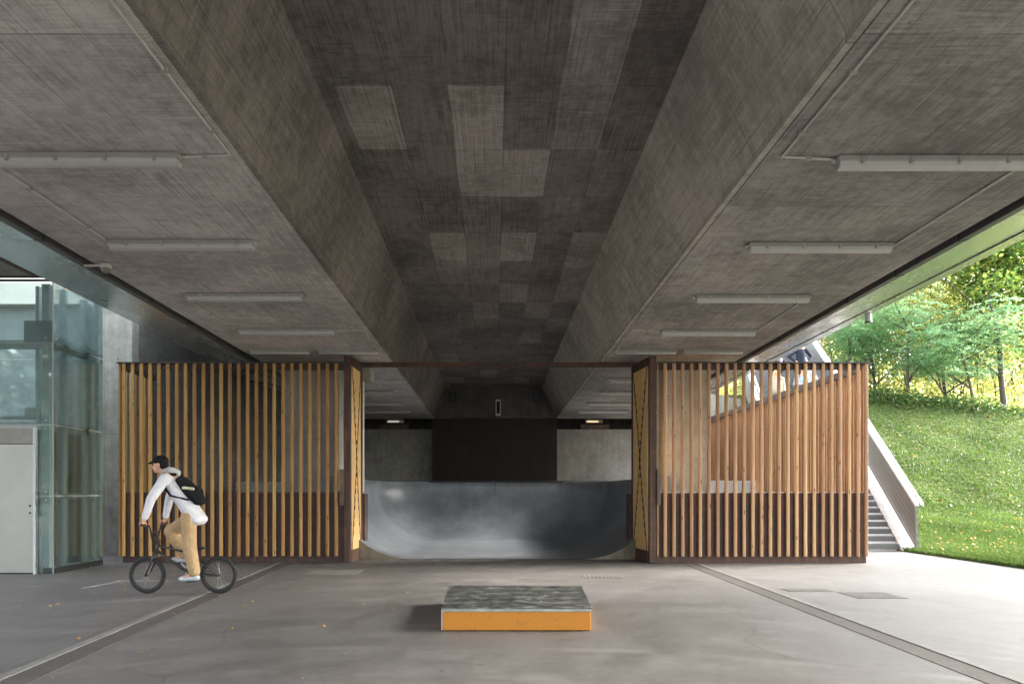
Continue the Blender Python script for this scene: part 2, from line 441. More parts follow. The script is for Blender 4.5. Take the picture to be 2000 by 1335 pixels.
def mk_asphalt():
    k = NT('worn_smooth_asphalt', .6, spec=.45)
    x, y, z = k.sep()[:]
    big = k.noise(.28, 5, .6, dist=.5); mid = k.noise(2.2, 5, .65, dist=.4); fine = k.noise(85, 3, .8); sp = k.noise(240, 2, .7)
    st = k.noise(1, 5, .65, k.scale(.25, 2.2, 1), dist=1.0)
    t = k.math('ADD', k.math('MULTIPLY', big, .32), k.math('ADD', k.math('MULTIPLY', mid, .26), k.math('ADD', k.math('MULTIPLY', fine, .22), k.math('ADD', k.math('MULTIPLY', st, .10), k.math('MULTIPLY', k.noise(9, 5, .8), .25)))))
    c = k.ramp(k.rng(t, .46, .69, 0, 1), [(0, gray(.10, (1, .92, .89))), (.5, gray(.142, (1, .935, .905))), (1, gray(.20, (1, .95, .925)))])
    out = k.rng(x, 3.0, 8.0, 0, .2)  # daylight from the open right side painted in as paler asphalt
    c = k.mix(k.math('MAXIMUM', out, 0), c, k.mix(mid, gray(.34, (1, .98, .96)), gray(.27, (1, .98, .96))))
    c = k.mix(k.rng(sp, .66, .72, 0, .35), c, gray(.46, (1, .97, .93)))
    # curved pale tyre scuffs
    wv = k.n('ShaderNodeTexWave', wave_type='RINGS', rings_direction='Z'); wv.inputs['Scale'].default_value = .32; wv.inputs['Distortion'].default_value = 7; wv.inputs['Detail'].default_value = 3; wv.inputs['Detail Scale'].default_value = .45
    k.l(k.pos, wv.inputs['Vector'])
    sk = k.math('MULTIPLY', k.rng(wv.outputs['Fac'], .93, .99, 0, 1), k.rng(k.noise(.9, 3), .48, .68, 0, .25))
    c = k.mix(sk, c, gray(.36, (1, .97, .94)))
    cr = k.rng(k.noise(1.4, 6, .7, dist=2.0), .66, .76, 0, .35)
    c = k.mix(cr, c, gray(.085, (1, .93, .88)))
    dirt = k.math('MULTIPLY', k.rng(y, 12.9, 13.9, 0, 1), k.rng(k.noise(3.5, 5, .7), .40, .62, 0, .75), clamp=True)
    c = k.mix(k.math('MULTIPLY', dirt, k.rng(x, 2.2, 3.5, 1, .25)), c, (.055, .045, .035))
    vc = k.n('ShaderNodeTexVoronoi', feature='DISTANCE_TO_EDGE'); vc.inputs['Scale'].default_value = .42
    wnz = k.n('ShaderNodeTexNoise'); wnz.inputs['Scale'].default_value = 1.6; wnz.inputs['Detail'].default_value = 5; k.l(k.pos, wnz.inputs['Vector'])
    wmx = k.n('ShaderNodeMixRGB'); wmx.inputs[0].default_value = .35; k.l(k.pos, wmx.inputs[1]); k.l(wnz.outputs['Color'], wmx.inputs[2]); k.l(wmx.outputs[0], vc.inputs['Vector'])
    ck = k.math('MULTIPLY', k.rng(vc.outputs['Distance'], .002, .006, 1, 0), k.rng(k.noise(.5, 3), .5, .62, 0, .5))
    c = k.mix(ck, c, gray(.06, (1, .93, .88)))
    gum = k.rng(k.noise(5.5, 2, .4), .735, .75, 0, .55); c = k.mix(gum, c, gray(.07, (1, .95, .9)))
    k.col(c); k.rough(k.rng(mid, .3, .7, .48, .72)); k.bump(k.math('ADD', fine, k.math('MULTIPLY', mid, .6)), .22, .004)
    return k.m
M['asphalt'] = mk_asphalt()

def mk_grass_ground():
    k = NT('lawn_ground', .9, spec=.1)
    n = k.noise(.5, 5, .65); f = k.noise(14, 5, .8); f2 = k.noise(70, 3, .8)
    c = k.ramp(k.rng(k.math('ADD', k.math('MULTIPLY', n, .5), k.math('ADD', k.math('MULTIPLY', f, .35), k.math('MULTIPLY', f2, .25))), 0.44, .67, 0, 1),
               [(0, (.03, .045, .016)), (.45, (.055, .085, .026)), (.75, (.09, .125, .038)), (1, (.15, .15, .07))])
    k.col(c); k.bump(k.math('ADD', f, f2), .9, .05); return k.m
M['lawn'] = mk_grass_ground()
M['blade'] = leafmat('grass_blade', [(0, (.055, .095, .022)), (.5, (.085, .14, .034)), (1, (.13, .18, .055))], .3)
M['leafy'] = leafmat('yellow_green_leaf', [(0, (.12, .19, .06)), (.3, (.28, .34, .13)), (.65, (.48, .46, .20)), (1, (.68, .50, .22))], .6)
M['leafg'] = leafmat('green_maple_leaf', [(0, (.05, .10, .03)), (.4, (.11, .19, .05)), (.75, (.24, .29, .08)), (1, (.50, .30, .09))], .5)
M['leafb'] = leafmat('blue_green_leaf', [(0, (.12, .22, .12)), (.5, (.22, .36, .21)), (1, (.38, .47, .24))], .6)
M['leafd'] = leafmat('ivy_leaf', [(0, (.03, .06, .02)), (.5, (.06, .11, .035)), (1, (.15, .17, .06))], .3)
M['leafo'] = leafmat('fallen_leaf', [(0, (.40, .16, .03)), (.5, (.62, .34, .05)), (1, (.72, .52, .15))], .2)
M['leafo2'] = leafmat('dull_fallen_leaf', [(0, (.20, .12, .04)), (.5, (.36, .24, .07)), (1, (.50, .36, .15))], .2)
M['leafk'] = leafmat('dull_dark_leaf', [(0, (.04, .045, .035)), (.5, (.07, .08, .06)), (1, (.12, .125, .09))], .25)  # dark tone for the added tree row mirrored in the lift glass
M['bark'] = plain_conc('bark', .05, .13, (1, .85, .66), sc_=9)

def mk_panel(name, base, metal, rough):
    k = NT(name, rough, metal, .5)
    x, y, z = k.sep()[:]
    n = k.noise(1.2, 4, .6); k.col(k.mix(k.rng(n, .3, .7, 0, .5), base, gray(base[1]*.75, (1, 1, 1))))
    wv = k.noise(1, 2, .5, k.scale(.35, .16, .35)); k.bump(wv, .10, .02); k.rough(k.rng(n, .3, .7, rough*.8, rough*1.4)); return k.m
M['panel'] = mk_panel('glossy_cladding_panel', (.60, .64, .62), .75, .24)
M['corr'] = None
def mk_corr():
    k = NT('corrugated_grey_cladding', .5, .3, .5)
    x, y, z = k.sep()[:]
    s_ = k.math('SUBTRACT', z, k.math('MULTIPLY', y, .57))
    fr = k.math('FRACT', k.math('DIVIDE', s_, .17))
    tri = k.math('ABSOLUTE', k.math('SUBTRACT', fr, .5))
    n = k.noise(2, 4)
    k.col(k.mix(k.rng(tri, 0, .5, 0, .5), k.mix(n, (.155, .155, .145), (.21, .21, .195)), (.08, .08, .073))); k.bump(tri, .8, .02); return k.m
M['corr'] = mk_corr()

# ------------------------------------------------------------------ ground and hillside
gx = MB(); gx.add([(-400, -400, 0), (400, -400, 0), (400, 400, 0), (-400, 400, 0)], [(0, 1, 2, 3)])
g = gx.build('ground', M['asphalt'], origin=(0, 0, 0)); tag(g, kind='structure')

def hill_z(x, y):
    x = np.asarray(x, float); y = np.asarray(y, float)
    e = np.clip((x - 9.74 + np.clip((y-15.5), 0, 50)*-.0) / .5, 0, 1) * .05      # lawn a little above the pavement
    s = np.clip((y - 17.5) + np.clip(x-14, 0, 40)*-.10, 0, None)
    rise = np.where(s < 5, .028*s*s, .7 + .28*(s-5) )
    rise = np.where(s > 5, .7 + .48*(s-5) + .016*np.clip(s-5, 0, 9)**2, rise)
    top = 5.6 - np.clip((x-17)*.17, 0, 2.0)
    m = np.minimum(rise, top + .02*np.clip(s-14, 0, 60))
    und = .07*np.sin(x*.9+1)*np.sin(y*.7) + .05*np.sin(x*2.1)*np.cos(y*1.7)
    return e + .02 + m + und*np.clip(s/4, 0, 1)

def terrain():
    xs = np.concatenate([np.arange(9.74, 30, .35), np.arange(30, 120, 3.0)])
    ys = np.concatenate([np.arange(-60, 8, 4.0), np.arange(8, 45, .35), np.arange(45, 160, 5.0)])
    X, Y = np.meshgrid(xs, ys, indexing='ij')
    Z = hill_z(X, Y)
    v = np.stack([X, Y, Z], -1).reshape(-1, 3)
    nx, ny = len(xs), len(ys)
    idx = np.arange(nx*ny).reshape(nx, ny)
    f = np.stack([idx[:-1, :-1], idx[1:, :-1], idx[1:, 1:], idx[:-1, 1:]], -1).reshape(-1, 4)
    mb = MB(); mb.v = [tuple(a) for a in v]; mb.f = [tuple(a) for a in f]
    # skirt down to the pavement along the lawn edge
    for j in range(ny-1):
        a = idx[0, j]; b = idx[0, j+1]
        n = len(mb.v); mb.v += [(xs[0], ys[j], -.02), (xs[0], ys[j+1], -.02)]; mb.f.append((n, a, b, n+1))
    # bank under and left of the stairs
    o = mb.build('grass_hillside', M['lawn'], smooth=True, origin=(20, 20, 0)); tag(o, kind='structure')
terrain()

def bank():     # earth bank under the stairs and behind the bridge
    xs = np.arange(6.2, 9.76, .35).tolist() + [9.74]; xs = sorted(set(xs)); ys = np.arange(25.5, 60, .5)
    mb = MB(); nx, ny = len(xs), len(ys)
    for x in xs:
        for y in ys: mb.v.append((x, y, min(.45*(y-25.5), 6.0) + .0*x))
    for i in range(nx-1):
        for j in range(ny-1):
            a = i*ny+j; mb.f.append((a, a+ny, a+ny+1, a+1))
    o = mb.build('earth_bank', M['lawn'], smooth=True, origin=(8, 26, 0)); tag(o, kind='structure')
bank()

def quads(name, pos, nrm_tilt, sx, sy, mat_, parent=None, droop=0, upright=False, origin=None, shape='leaf'):
    """many small leaf faces from numpy arrays, one mesh"""
    rs = np.random.RandomState(len(pos) % 1000 + 3)
    n = len(pos)
    yaw = rs.uniform(0, 2*np.pi, n); pitch = rs.normal(0, nrm_tilt, n) - droop; roll = rs.normal(0, nrm_tilt, n)
    cx, sxn = np.cos(yaw), np.sin(yaw)
    ax = np.stack([cx*np.cos(pitch), sxn*np.cos(pitch), np.sin(pitch)], -1)          # long axis
    side = np.stack([-sxn*np.cos(roll), cx*np.cos(roll), np.sin(roll)], -1)
    L = (sx * rs.uniform(.6, 1.35, n))[:, None]; W = (sy * rs.uniform(.6, 1.3, n))[:, None]
    p0 = pos - ax*L/2; p1 = pos + side*W/2 ; p2 = pos + ax*L/2; p3 = pos - side*W/2
    v = np.stack([p0, p1, p2, p3], 1).reshape(-1, 3)
    if origin is None: origin = pos.mean(0)
    org = np.array(origin, float)
    me = bpy.data.meshes.new(name)
    me.vertices.add(4*n); me.vertices.foreach_set('co', (v-org).astype(np.float32).ravel())
    me.loops.add(4*n); me.loops.foreach_set('vertex_index', np.arange(4*n, dtype=np.int32))
    me.polygons.add(n); me.polygons.foreach_set('loop_start', np.arange(0, 4*n, 4, dtype=np.int32))
    me.update(calc_edges=True); me.validate()
    me.materials.append(mat_)
    o = bpy.data.objects.new(name, me); C.objects.link(o)
    if parent is not None: o.parent = parent; o.location = Vector(org) - ORG[parent.name]
    else: o.location = org
    ORG[o.name] = Vector(org)
    return o

# grass blades
def blades():
    rs = np.random.RandomState(4)
    n1 = 120000
    y = 11.5 + (rs.uniform(0, 1, n1)**1.5)*22; x = 9.78 + rs.uniform(0, 1, n1)**1.1*(y*.78 - 9.0 + .5).clip(1)
    z = hill_z(x, y)
    h = rs.uniform(.035, .085, n1); a = rs.uniform(0, 2*np.pi, n1); wd = .010 + .0006*y
    dx, dy = np.cos(a)*wd, np.sin(a)*wd; lx, ly = rs.normal(0, .025, n1), rs.normal(0, .025, n1)
    v = np.stack([np.stack([x-dx, y-dy, z-.01], -1), np.stack([x+dx, y+dy, z-.01], -1), np.stack([x+lx, y+ly, z+h], -1)], 1).reshape(-1, 3)
    me = bpy.data.meshes.new('grass'); me.vertices.add(3*n1); me.vertices.foreach_set('co', (v-np.array([12, 16, 0])).astype(np.float32).ravel())
    me.loops.add(3*n1); me.loops.foreach_set('vertex_index', np.arange(3*n1, dtype=np.int32))
    me.polygons.add(n1); me.polygons.foreach_set('loop_start', np.arange(0, 3*n1, 3, dtype=np.int32)); me.update(calc_edges=True)
    me.materials.append(M['blade'])
    o = bpy.data.objects.new('grass', me); C.objects.link(o); o.location = (12, 16, 0)
    tag(o, 'short green lawn grass covering the slope right of the stairs', 'grass', kind='stuff')
    n = 600
    y = rs.uniform(15, 33, n); x = 9.9 + rs.uniform(0, 1, n)*(y*.78-9); p = np.stack([x, y, hill_z(x, y)+.05], -1)
    o = quads('fallen_leaves', p, .5, .10, .085, M['leafo2'], origin=(12, 20, 0)); tag(o, 'orange and yellow fallen leaves scattered over the grass slope', 'leaves', kind='stuff')
    n = 150
    x = np.concatenate([rs.uniform(-8, -1.2, n), rs.uniform(-7.5, 8, 30)]); y = np.concatenate([4.6 + rs.uniform(0, 1, n)**.8*9, 4.6 + rs.uniform(0, 1, 30)*9])
    k = ~((np.abs(x-.3) < 1.0) & (y > 7) & (y < 10)); x, y = x[k], y[k]
    p = np.stack([x, y, np.full(len(x), .012)], -1)
    o = quads('fallen_leaves', p, .16, .045, .034, M['leafo'], origin=(-4, 9, 0)); tag(o, 'small yellow fallen leaves lying on the dark asphalt under the bridge', 'leaves', kind='stuff')
blades()

# drainage channels let into the asphalt
def channel(name, label, p0, p1, inner):
    root = thing(name, label, 'drain channel', ((p0[0]+p1[0])/2, (p0[1]+p1[1])/2, 0), 'drainage channels along the floor')
    def strip(nm, o0, o1, z0, z1, m):
        mb = MB(); a, b = inner*o0, inner*o1
        mb.hexa([(p0[0]+a, p0[1], z0), (p0[0]+b, p0[1], z0), (p1[0]+b, p1[1], z0), (p1[0]+a, p1[1], z0),
                 (p0[0]+a, p0[1], z1), (p0[0]+b, p0[1], z1), (p1[0]+b, p1[1], z1), (p1[0]+a, p1[1], z1)])
        return mb.build(nm, m, root)
    strip('concrete_edging', 0, .09, -.05, .012, M['chan_l'])
    strip('gutter', .094, .33, -.05, .005, M['chan_d'])
M['chan_l'] = plain_conc('edging_concrete', .15, .24, (1, .97, .92), sc_=14)
M['grate'] = plain_conc('worn_grate_metal', .12, .20, (1, .93, .88), sc_=20)
M['chan_d'] = plain_conc('gutter_paving', .06, .12, (1, .86, .80), sc_=30)
ex = lambda ax, ay, bx, by, y: ax + (bx-ax)*(y-ay)/(by-ay)
channel('drain_channel', 'narrow drain channel crossing the floor at the left, behind the cyclist', (ex(-3.80, 5.36, -4.30, 13.3, 1.5), 1.5), (-4.36, 13.93), 1)
channel('drain_channel', 'narrow drain channel running across the floor on the right, beside the grates', (3.95, 1.5), (4.06, 13.72), -1)

def grate(label, x0, x1, y0, y1, n, along='x', m='steeld'):
    r = thing('drain_grate', label, 'drain grate', ((x0+x1)/2, (y0+y1)/2, 0), 'drain grates in the floor')
    fr = MB()
    for a in ((x0, x1, y0, y0+.025), (x0, x1, y1-.025, y1), (x0, x0+.025, y0+.026, y1-.026), (x1-.025, x1, y0+.026, y1-.026)): fr.box(*a, -.03, .007)
    fr.build('frame', M['grate'], r)
    sl = MB()
    for i in range(n):
        x = x0+.03 + (x1-x0-.06)*(i+.5)/n; sl.box(x-(x1-x0)/n*.31, x+(x1-x0)/n*.31, y0+.027, y1-.027, .001, .009)
    sl.build('bars', M['grate'], r)
    b = MB(); b.box(x0+.026, x1-.026, y0+.026, y1-.026, -.02, .0035); b.build('pit', M['black'], r)
grate('small slotted drain grate beside the right drain channel', 4.20, 4.84, 9.92, 10.2, 12)
grate('larger drain grate on the pale pavement at the right', 4.85, 5.52, 9.28, 9.86, 11)
grate('small drain grate behind the orange box, in front of the ramp', 1.47, 2.12, 11.45, 11.8, 9)

tp = MB(); tp.box(PX(600, 12.3), PX(702, 12.3), 12.0, 12.75, -.01, .004)
tag(tp.build('ground_plate', plain_conc('pale_plate', .17, .26, (1, .94, .84), sc_=20)), 'pale textured plate set into the floor left of the gate opening', 'floor plate')
pl = MB()
pl.hexa([(PX(170,10.4),10.25,-.01),(PX(174,10.4),10.25,-.01),(PX(224,10.9),11.1,-.01),(PX(219,10.9),11.1,-.01),
         (PX(170,10.4),10.25,.004),(PX(174,10.4),10.25,.004),(PX(224,10.9),11.1,.004),(PX(219,10.9),11.1,.004)])
pl.box(PX(224,11.1), PX(330,11.1), 11.11, 11.14, -.01, .004)
tag(pl.build('paint_line', plain_conc('faded_white_paint', .34, .5, sc_=20)), 'faint white painted line on the floor between lift and cyclist', 'floor marking')

# ------------------------------------------------------------------ bridge deck
def H(d, h=2.79): return EYE + h + .0103*(14.6-d)
YN, YF = -5.0, 25.5
br = thing('concrete_bridge', 'wide concrete road bridge overhead with a dark coffered recess between two soffits', 'bridge', (0, 0, H(0)))
def slab(poly, y0, y1, m, name, parent, **kw):
    mb = MB(); mb.extrude_y([(x, EYE+h) for x, h in poly], y0, y1, .0103*(14.6-y0), .0103*(14.6-y1)); return mb.build(name, m, parent, **kw)
# left and right box girders (their undersides), their sloping inner faces as separate thin linings, the coffer slab
slab([(-5.0, 2.79), (-2.19, 2.79), (-2.19, 2.83), (-1.79, 3.955), (-1.79, 4.6), (-5.0, 4.6)], YN, YF, M['soffit'], 'soffit', br)
slab([(2.34, 2.79), (5.15, 2.79), (5.15, 4.6), (1.79, 4.6), (1.79, 3.955), (2.34, 2.83)], YN, YF, M['soffit2'] if 'soffit2' in M else M['soffit'], 'soffit', br)
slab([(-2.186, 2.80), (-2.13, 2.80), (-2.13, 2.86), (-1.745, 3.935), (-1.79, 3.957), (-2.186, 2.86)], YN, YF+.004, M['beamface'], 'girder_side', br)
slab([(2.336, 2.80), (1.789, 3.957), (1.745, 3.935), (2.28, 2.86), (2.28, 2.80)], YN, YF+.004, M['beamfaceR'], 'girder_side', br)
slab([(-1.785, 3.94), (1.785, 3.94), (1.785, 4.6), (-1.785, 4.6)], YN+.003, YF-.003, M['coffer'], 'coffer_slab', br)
slab([(-6.62, 4.605), (6.62, 4.605), (6.62, 4.95), (-6.62, 4.95)], YN-.3, 29, M['concd'], 'road_slab', br)
slab([(-5.22, 3.3), (-5.16, 3.3), (-5.16, 4.6), (-5.22, 4.6)], YN, 27, M['black'], 'joint_gap', br)
slab([(5.31, 3.3), (5.37, 3.3), (5.37, 4.6), (5.31, 4.6)], YN, 27, M['black'], 'joint_gap', br)
for sgn, xi in ((-1, 5.13), (1, 5.29)):
    cl = slab([(sgn*xi, 2.80), (sgn*(xi+.02), 2.80), (sgn*6.60, 3.085), (sgn*6.60, 4.6), (sgn*6.55, 4.6), (sgn*6.55, 3.11), (sgn*(xi+.02), 2.83), (sgn*xi, 2.83)], YN, 28.5, M['panel'], 'edge_cladding', br)
    lip = slab([(sgn*(xi-.012), 2.778), (sgn*(xi+.10), 2.795), (sgn*(xi+.10), 2.80), (sgn*(xi-.003), 2.79), (sgn*(xi-.003), 2.93), (sgn*(xi-.012), 2.93)], YN, 28.5, M['lip'], 'edge_lip', cl)
    mb = MB()
    y = YN + .4
    while y < 28:
        z = EYE + .0103*(14.6-y)
        mb = MB(); mb.hexa([(sgn*(xi-.014), y, z+2.774), (sgn*(xi+.105), y, z+2.791), (sgn*(xi+.105), y+.02, z+2.791), (sgn*(xi-.014), y+.02, z+2.774),
                 (sgn*(xi-.014), y, z+2.90), (sgn*(xi+.09), y, z+2.90), (sgn*(xi+.09), y+.02, z+2.90), (sgn*(xi-.014), y+.02, z+2.90)])
        mb.build('panel_joint', M['black'], cl)
        y += 1.25
    mb = MB()      # long seam in the cladding
    xa = sgn*(xi+.95); mb.extrude_y([(xa, EYE+2.992), (xa+sgn*.008, EYE+2.994), (xa+sgn*.008, EYE+3.02), (xa, EYE+3.02)], YN, 28.5, .0103*(14.6-YN), .0103*(14.6-28.5))
    mb.build('seam', M['steeld'], cl)

# ------------------------------------------------------------------ luminaires under the deck
def make_lamp(L):
    r = thing('fluorescent_lamp', '', 'ceiling lamp', (0, 0, 0), 'fluorescent lamps under the bridge', local=True)
    b = MB(); b.box(-L/2, L/2, -.065, .065, -.05, 0); b.build('housing', M['lampb'], r, bevel=.008)
    d = MB()
    prof = [(-.058, -.051), (-.048, -.088), (-.02, -.104), (.02, -.104), (.048, -.088), (.058, -.051)]
    n = len(prof)
    vs = [(-L/2+.02, y, z) for y, z in prof] + [(L/2-.02, y, z) for y, z in prof]
    d.add(vs, [(k, (k+1) % n, (k+1) % n+n, k+n) for k in range(n)] + [tuple(range(n))[::-1], tuple(range(n, 2*n))])
    d.build('diffuser', M['lampw'], r, smooth=False)
    for k in range(4):
        x = -L/2 + L*(k+.5)/4
        c = MB(); c.box(x-.012, x+.012, -.072, -.06, -.075, -.02); c.build('clip', M['steel'], r)
    e = MB(); e.tube([(-L/2-.03, 0, -.03), (-L/2, 0, -.03)], .018, 8); e.build('cable_gland', M['pipe'], r)
    return r
lamp0 = make_lamp(1.66); used = [False]
def place_lamp(xc_px, d, label, dx=None):
    if not used[0]: o = lamp0; used[0] = True
    else: o = copy_tree(lamp0)
    X = PX(xc_px, d) if dx is None else dx
    o.location = (X, d, H(d)-.002); o['label'] = label
    return o
def dcl(y): 
    d = 10.
    for _ in range(30): d = F*(H(d)-.06-EYE)/(HY-y)
    return d
oname = ['nearest', 'second', 'third', 'fourth']
for i, (xl, xr, y) in enumerate([(-20, 346, 316), (215, 498, 481), (368, 590, 582), (467, 655, 649)]):
    place_lamp((xl+xr)/2 if i else 165, dcl(y), 'white tube lamp on the left soffit before the slat fence, %s from the camera' % oname[i])
for i, (xl, xr, y) in enumerate([(1628, 2010, 322), (1460, 1742, 486), (1357, 1582, 585), (1291, 1475, 651)]):
    place_lamp((xl+xr)/2, dcl(y), 'white tube lamp on the right soffit before the slat fence, %s from the camera' % oname[i])
for i, (xr, y) in enumerate([(740, 743), (768, 766), (787, 789), (803, 804)]):
    d = dcl(y); place_lamp(0, d, 'dim tube lamp beyond the left gate leaf, %s of four in the opening' % ['nearest', 'second', 'third', 'farthest'][i], PX(xr, d)-.83)
for i, (xl, y) in enumerate([(1192, 743), (1169, 767), (1147, 789), (1130, 804)]):
    d = dcl(y); place_lamp(0, d, 'dim tube lamp beyond the right gate leaf, %s of four in the opening' % ['nearest', 'second', 'third', 'farthest'][i], PX(xl, d)+.83)
# slimmer pairs just in front of the fence tops
for (xl, xr, lb) in ((487, 607, 'slim lamp above the left slat fence, nearer the black bridge joint'), (621, 742, 'slim lamp above the left slat fence, nearer the gate'),
                     (1200, 1322, 'slim lamp above the right slat fence, nearer the gate'), (1334, 1452, 'slim lamp above the right slat fence, nearer the bright outside')):
    d = 13.75
    r = thing('fluorescent_lamp', lb, 'ceiling lamp', (PX((xl+xr)/2, d), d, H(d)), 'slim lamps above the slat fences')
    a, b = PX(xl, d), PX(xr, d)
    mb = MB(); mb.box(a, b, d-.04, d+.04, H(d)-.045, H(d)-.001); mb.build('housing', M['lampb'], r, bevel=.006)
    mb = MB(); mb.tube([(a+.02, d, H(d)-.062), (b-.02, d, H(d)-.062)], .022, 10); mb.build('tube', M['lampw'], r, smooth=True)

def conduit(label, pts, r=.011, clips=True):
    rt = thing('cable_conduit', label, 'conduit', pts[0], 'cable conduits on the soffit')
    mb = MB(); mb.tube(pts, r, 6); mb.build('pipe', M['pipe'], rt)
    if clips:
        mb = MB()
        for a, b in zip(pts[:-1], pts[1:]):
            a = Vector(a); b = Vector(b); n = max(1, int((b-a).length/.7))
            for k in range(n):
                c = a.lerp(b, (k+.5)/n); mb = MB(); mb.box(c.x-.024, c.x+.024, c.y-.014, c.y+.014, c.z-.016, c.z+.02); mb.build('clip', M['lampb'], rt)
def S(x, y):      # a point on the soffit behind photo pixel (x, y)
    d = 8.
    for _ in range(30): d = F*(H(d)-.013-EYE)/(HY-y)
    return (PX(x, d), d, H(d)-.013)
a = S(450, 303); conduit('pale cable conduit along the inner edge of the left soffit, turning to the nearest lamp', [(a[0]-.02, 2.0, H(2)-.013), a, S(350, 307)])
conduit('thin cable conduit running diagonally back to the second lamp on the left soffit', [S(-10, 323), S(215, 474)])
conduit('thin cable conduit linking the third and fourth lamps on the left soffit', [S(368, 584), S(388, 600), S(466, 646)])
conduit('short cable conduit from the fourth left lamp to the gate corner', [S(656, 645), S(712, 645), S(744, 690)])
a = S(1527, 306); conduit('pale cable conduit along the inner edge of the right soffit, turning to the nearest lamp', [(a[0]+.0, 2.0, H(2)-.013), a, S(1630, 312)])
conduit('thin cable conduit running diagonally back from the nearest lamp on the right soffit', [S(1985, 330), S(1745, 480)])
conduit('thin cable conduit linking the third and fourth lamps on the right soffit', [S(1560, 592), S(1476, 648)])
conduit('short cable conduit from the fourth right lamp towards the gate', [S(1291, 646), S(1236, 644), S(1200, 688)])
conduit('thin cable conduit beyond the right gate leaf, bending between two lamps', [S(1192, 741), S(1184, 741), S(1166, 762)], clips=False)

# dome camera
d = 8.68; X = PX(207, d)
r = thing('security_camera', 'grey dome security camera on a bracket beside the black joint at the left', 'camera', (X, d, H(d)))
mb = MB(); mb.tube([(X, d, H(d)-.02), (X, d, H(d)-.07)], .065, 16); mb.build('housing', M['pipe'], r, smooth=False)
mb = MB(); mb.ell((X, d, H(d)-.07), (.056, .056, .062)); mb.build('dome', flat('smoked_dome', (.16, .15, .14), .3), r, smooth=True)
mb = MB(); mb.beam((X-.03, d, H(d)-.035), (X-.27, d, H(d)-.035), .03, .02); mb.build('bracket', M['pipe'], r)
# downlight at the cladding edge
d = 12.15; X = 6.53; z = PZ(613, d)
r = thing('spotlight', 'small grey cylinder spotlight hanging from the right cladding edge against the trees', 'spotlight', (X, d, z))
mb = MB(); mb.tube([(X, d, PZ(612, d)), (X, d, PZ(628, d))], [.052, .055], 18); mb.build('housing', M['steelg'], r)
mb = MB(); mb.tube([(X, d, PZ(628, d)+.001), (X, d, PZ(630, d))], .058, 18); mb.build('rim', M['steeld'], r)
mb = MB(); mb.tube([(X, d, PZ(612, d)), (X, d, EYE+3.13)], .012, 8); mb.build('stem', M['steeld'], r)

# ------------------------------------------------------------------ far end
def wall(name, label, cat, m, *b, **kw):
    mb = MB(); mb.box(*b); return tag(mb.build(name, m, **kw), label, cat)
mb = MB(); mb.box(-5.4, -2.3, 26.2, 27.0, 0, PZ(838, 26.2)); tag(mb.build('abutment_wall', M['wallb']), 'board-marked concrete wall left of the dark steel panel at the far end', 'wall')
mb = MB(); mb.box(2.36, 5.6, 26.2, 27.0, 0, PZ(838, 26.2)); tag(mb.build('abutment_wall', M['conc']), 'pale grey concrete wall right of the dark steel panel at the far end', 'wall')
mb = MB(); mb.box(-7.6, 8.7, 27.3, 27.8, 0, 6.0); tag(mb.build('back_wall', M['concd']), 'dark recess wall above and behind the far concrete walls', 'wall')
mb = MB(); mb.box(-2.28, 2.33, 25.75, 26.1, 0, PZ(815, 25.75)); tag(mb.build('steel_panel', rust('blackened_steel', (.012, .008, .009), (.022, .015, .016), (.05, .034, .034))), 'large dark rusty steel panel behind the concrete bowl', 'panel')
mb = MB(); mb.extrude_y([(-2.24, PZ(816, 25.6)), (2.36, PZ(816, 25.6)), (1.86, EYE+3.85), (-1.86, EYE+3.85)], 25.52, 25.74); tag(mb.build('end_beam', M['concd']), 'dark board-marked concrete beam above the steel panel', 'beam')
# rectangular fixture, speakers, bearing fixtures
d = 25.45
r = thing('wall_fixture', 'small upright white-framed fixture high on the dark end beam', 'fixture', (PX(973, d), d, PZ(808, d)))
x0, x1, z0, z1 = PX(968, d), PX(978, d), PZ(811, d), PZ(780, d)
mb = MB()
for b in ((x0, x0+.035, z0, z1), (x1-.035, x1, z0, z1), (x0+.036, x1-.036, z1-.06, z1), (x0+.036, x1-.036, z0, z0+.07)): mb.box(b[0], b[1], d-.05, d+.06, b[2], b[3])
mb.build('frame', M['white'], r)
mb = MB(); mb.box(x0+.02, x1-.02, d, d+.05, z0+.02, z1-.02); mb.build('lens', M['black'], r)
for x, s in ((884, 'left'), (1048, 'right')):
    d = 24.9; r = thing('speaker', 'small black loudspeaker on the %s girder near the far end' % s, 'speaker', (PX(x, d), d, PZ(776, d)), 'loudspeakers at the far end')
    mb = MB(); mb.box(PX(x-6, d), PX(x+6, d), d-.1, d+.1, PZ(784, d), PZ(768, d)); mb.build('cabinet', M['black'], r, bevel=.01)
    mb = MB(); mb.box(PX(x-4.5, d), PX(x+4.5, d), d-.115, d-.101, PZ(782.5, d), PZ(769.5, d)); mb.build('grille', M['steeld'], r)
    mb = MB(); mb.beam((PX(x, d), d+.101, PZ(776, d)), (PX(x, d), 25.5, PZ(776, d)), .06, .06); mb.build('bracket', M['steeld'], r)
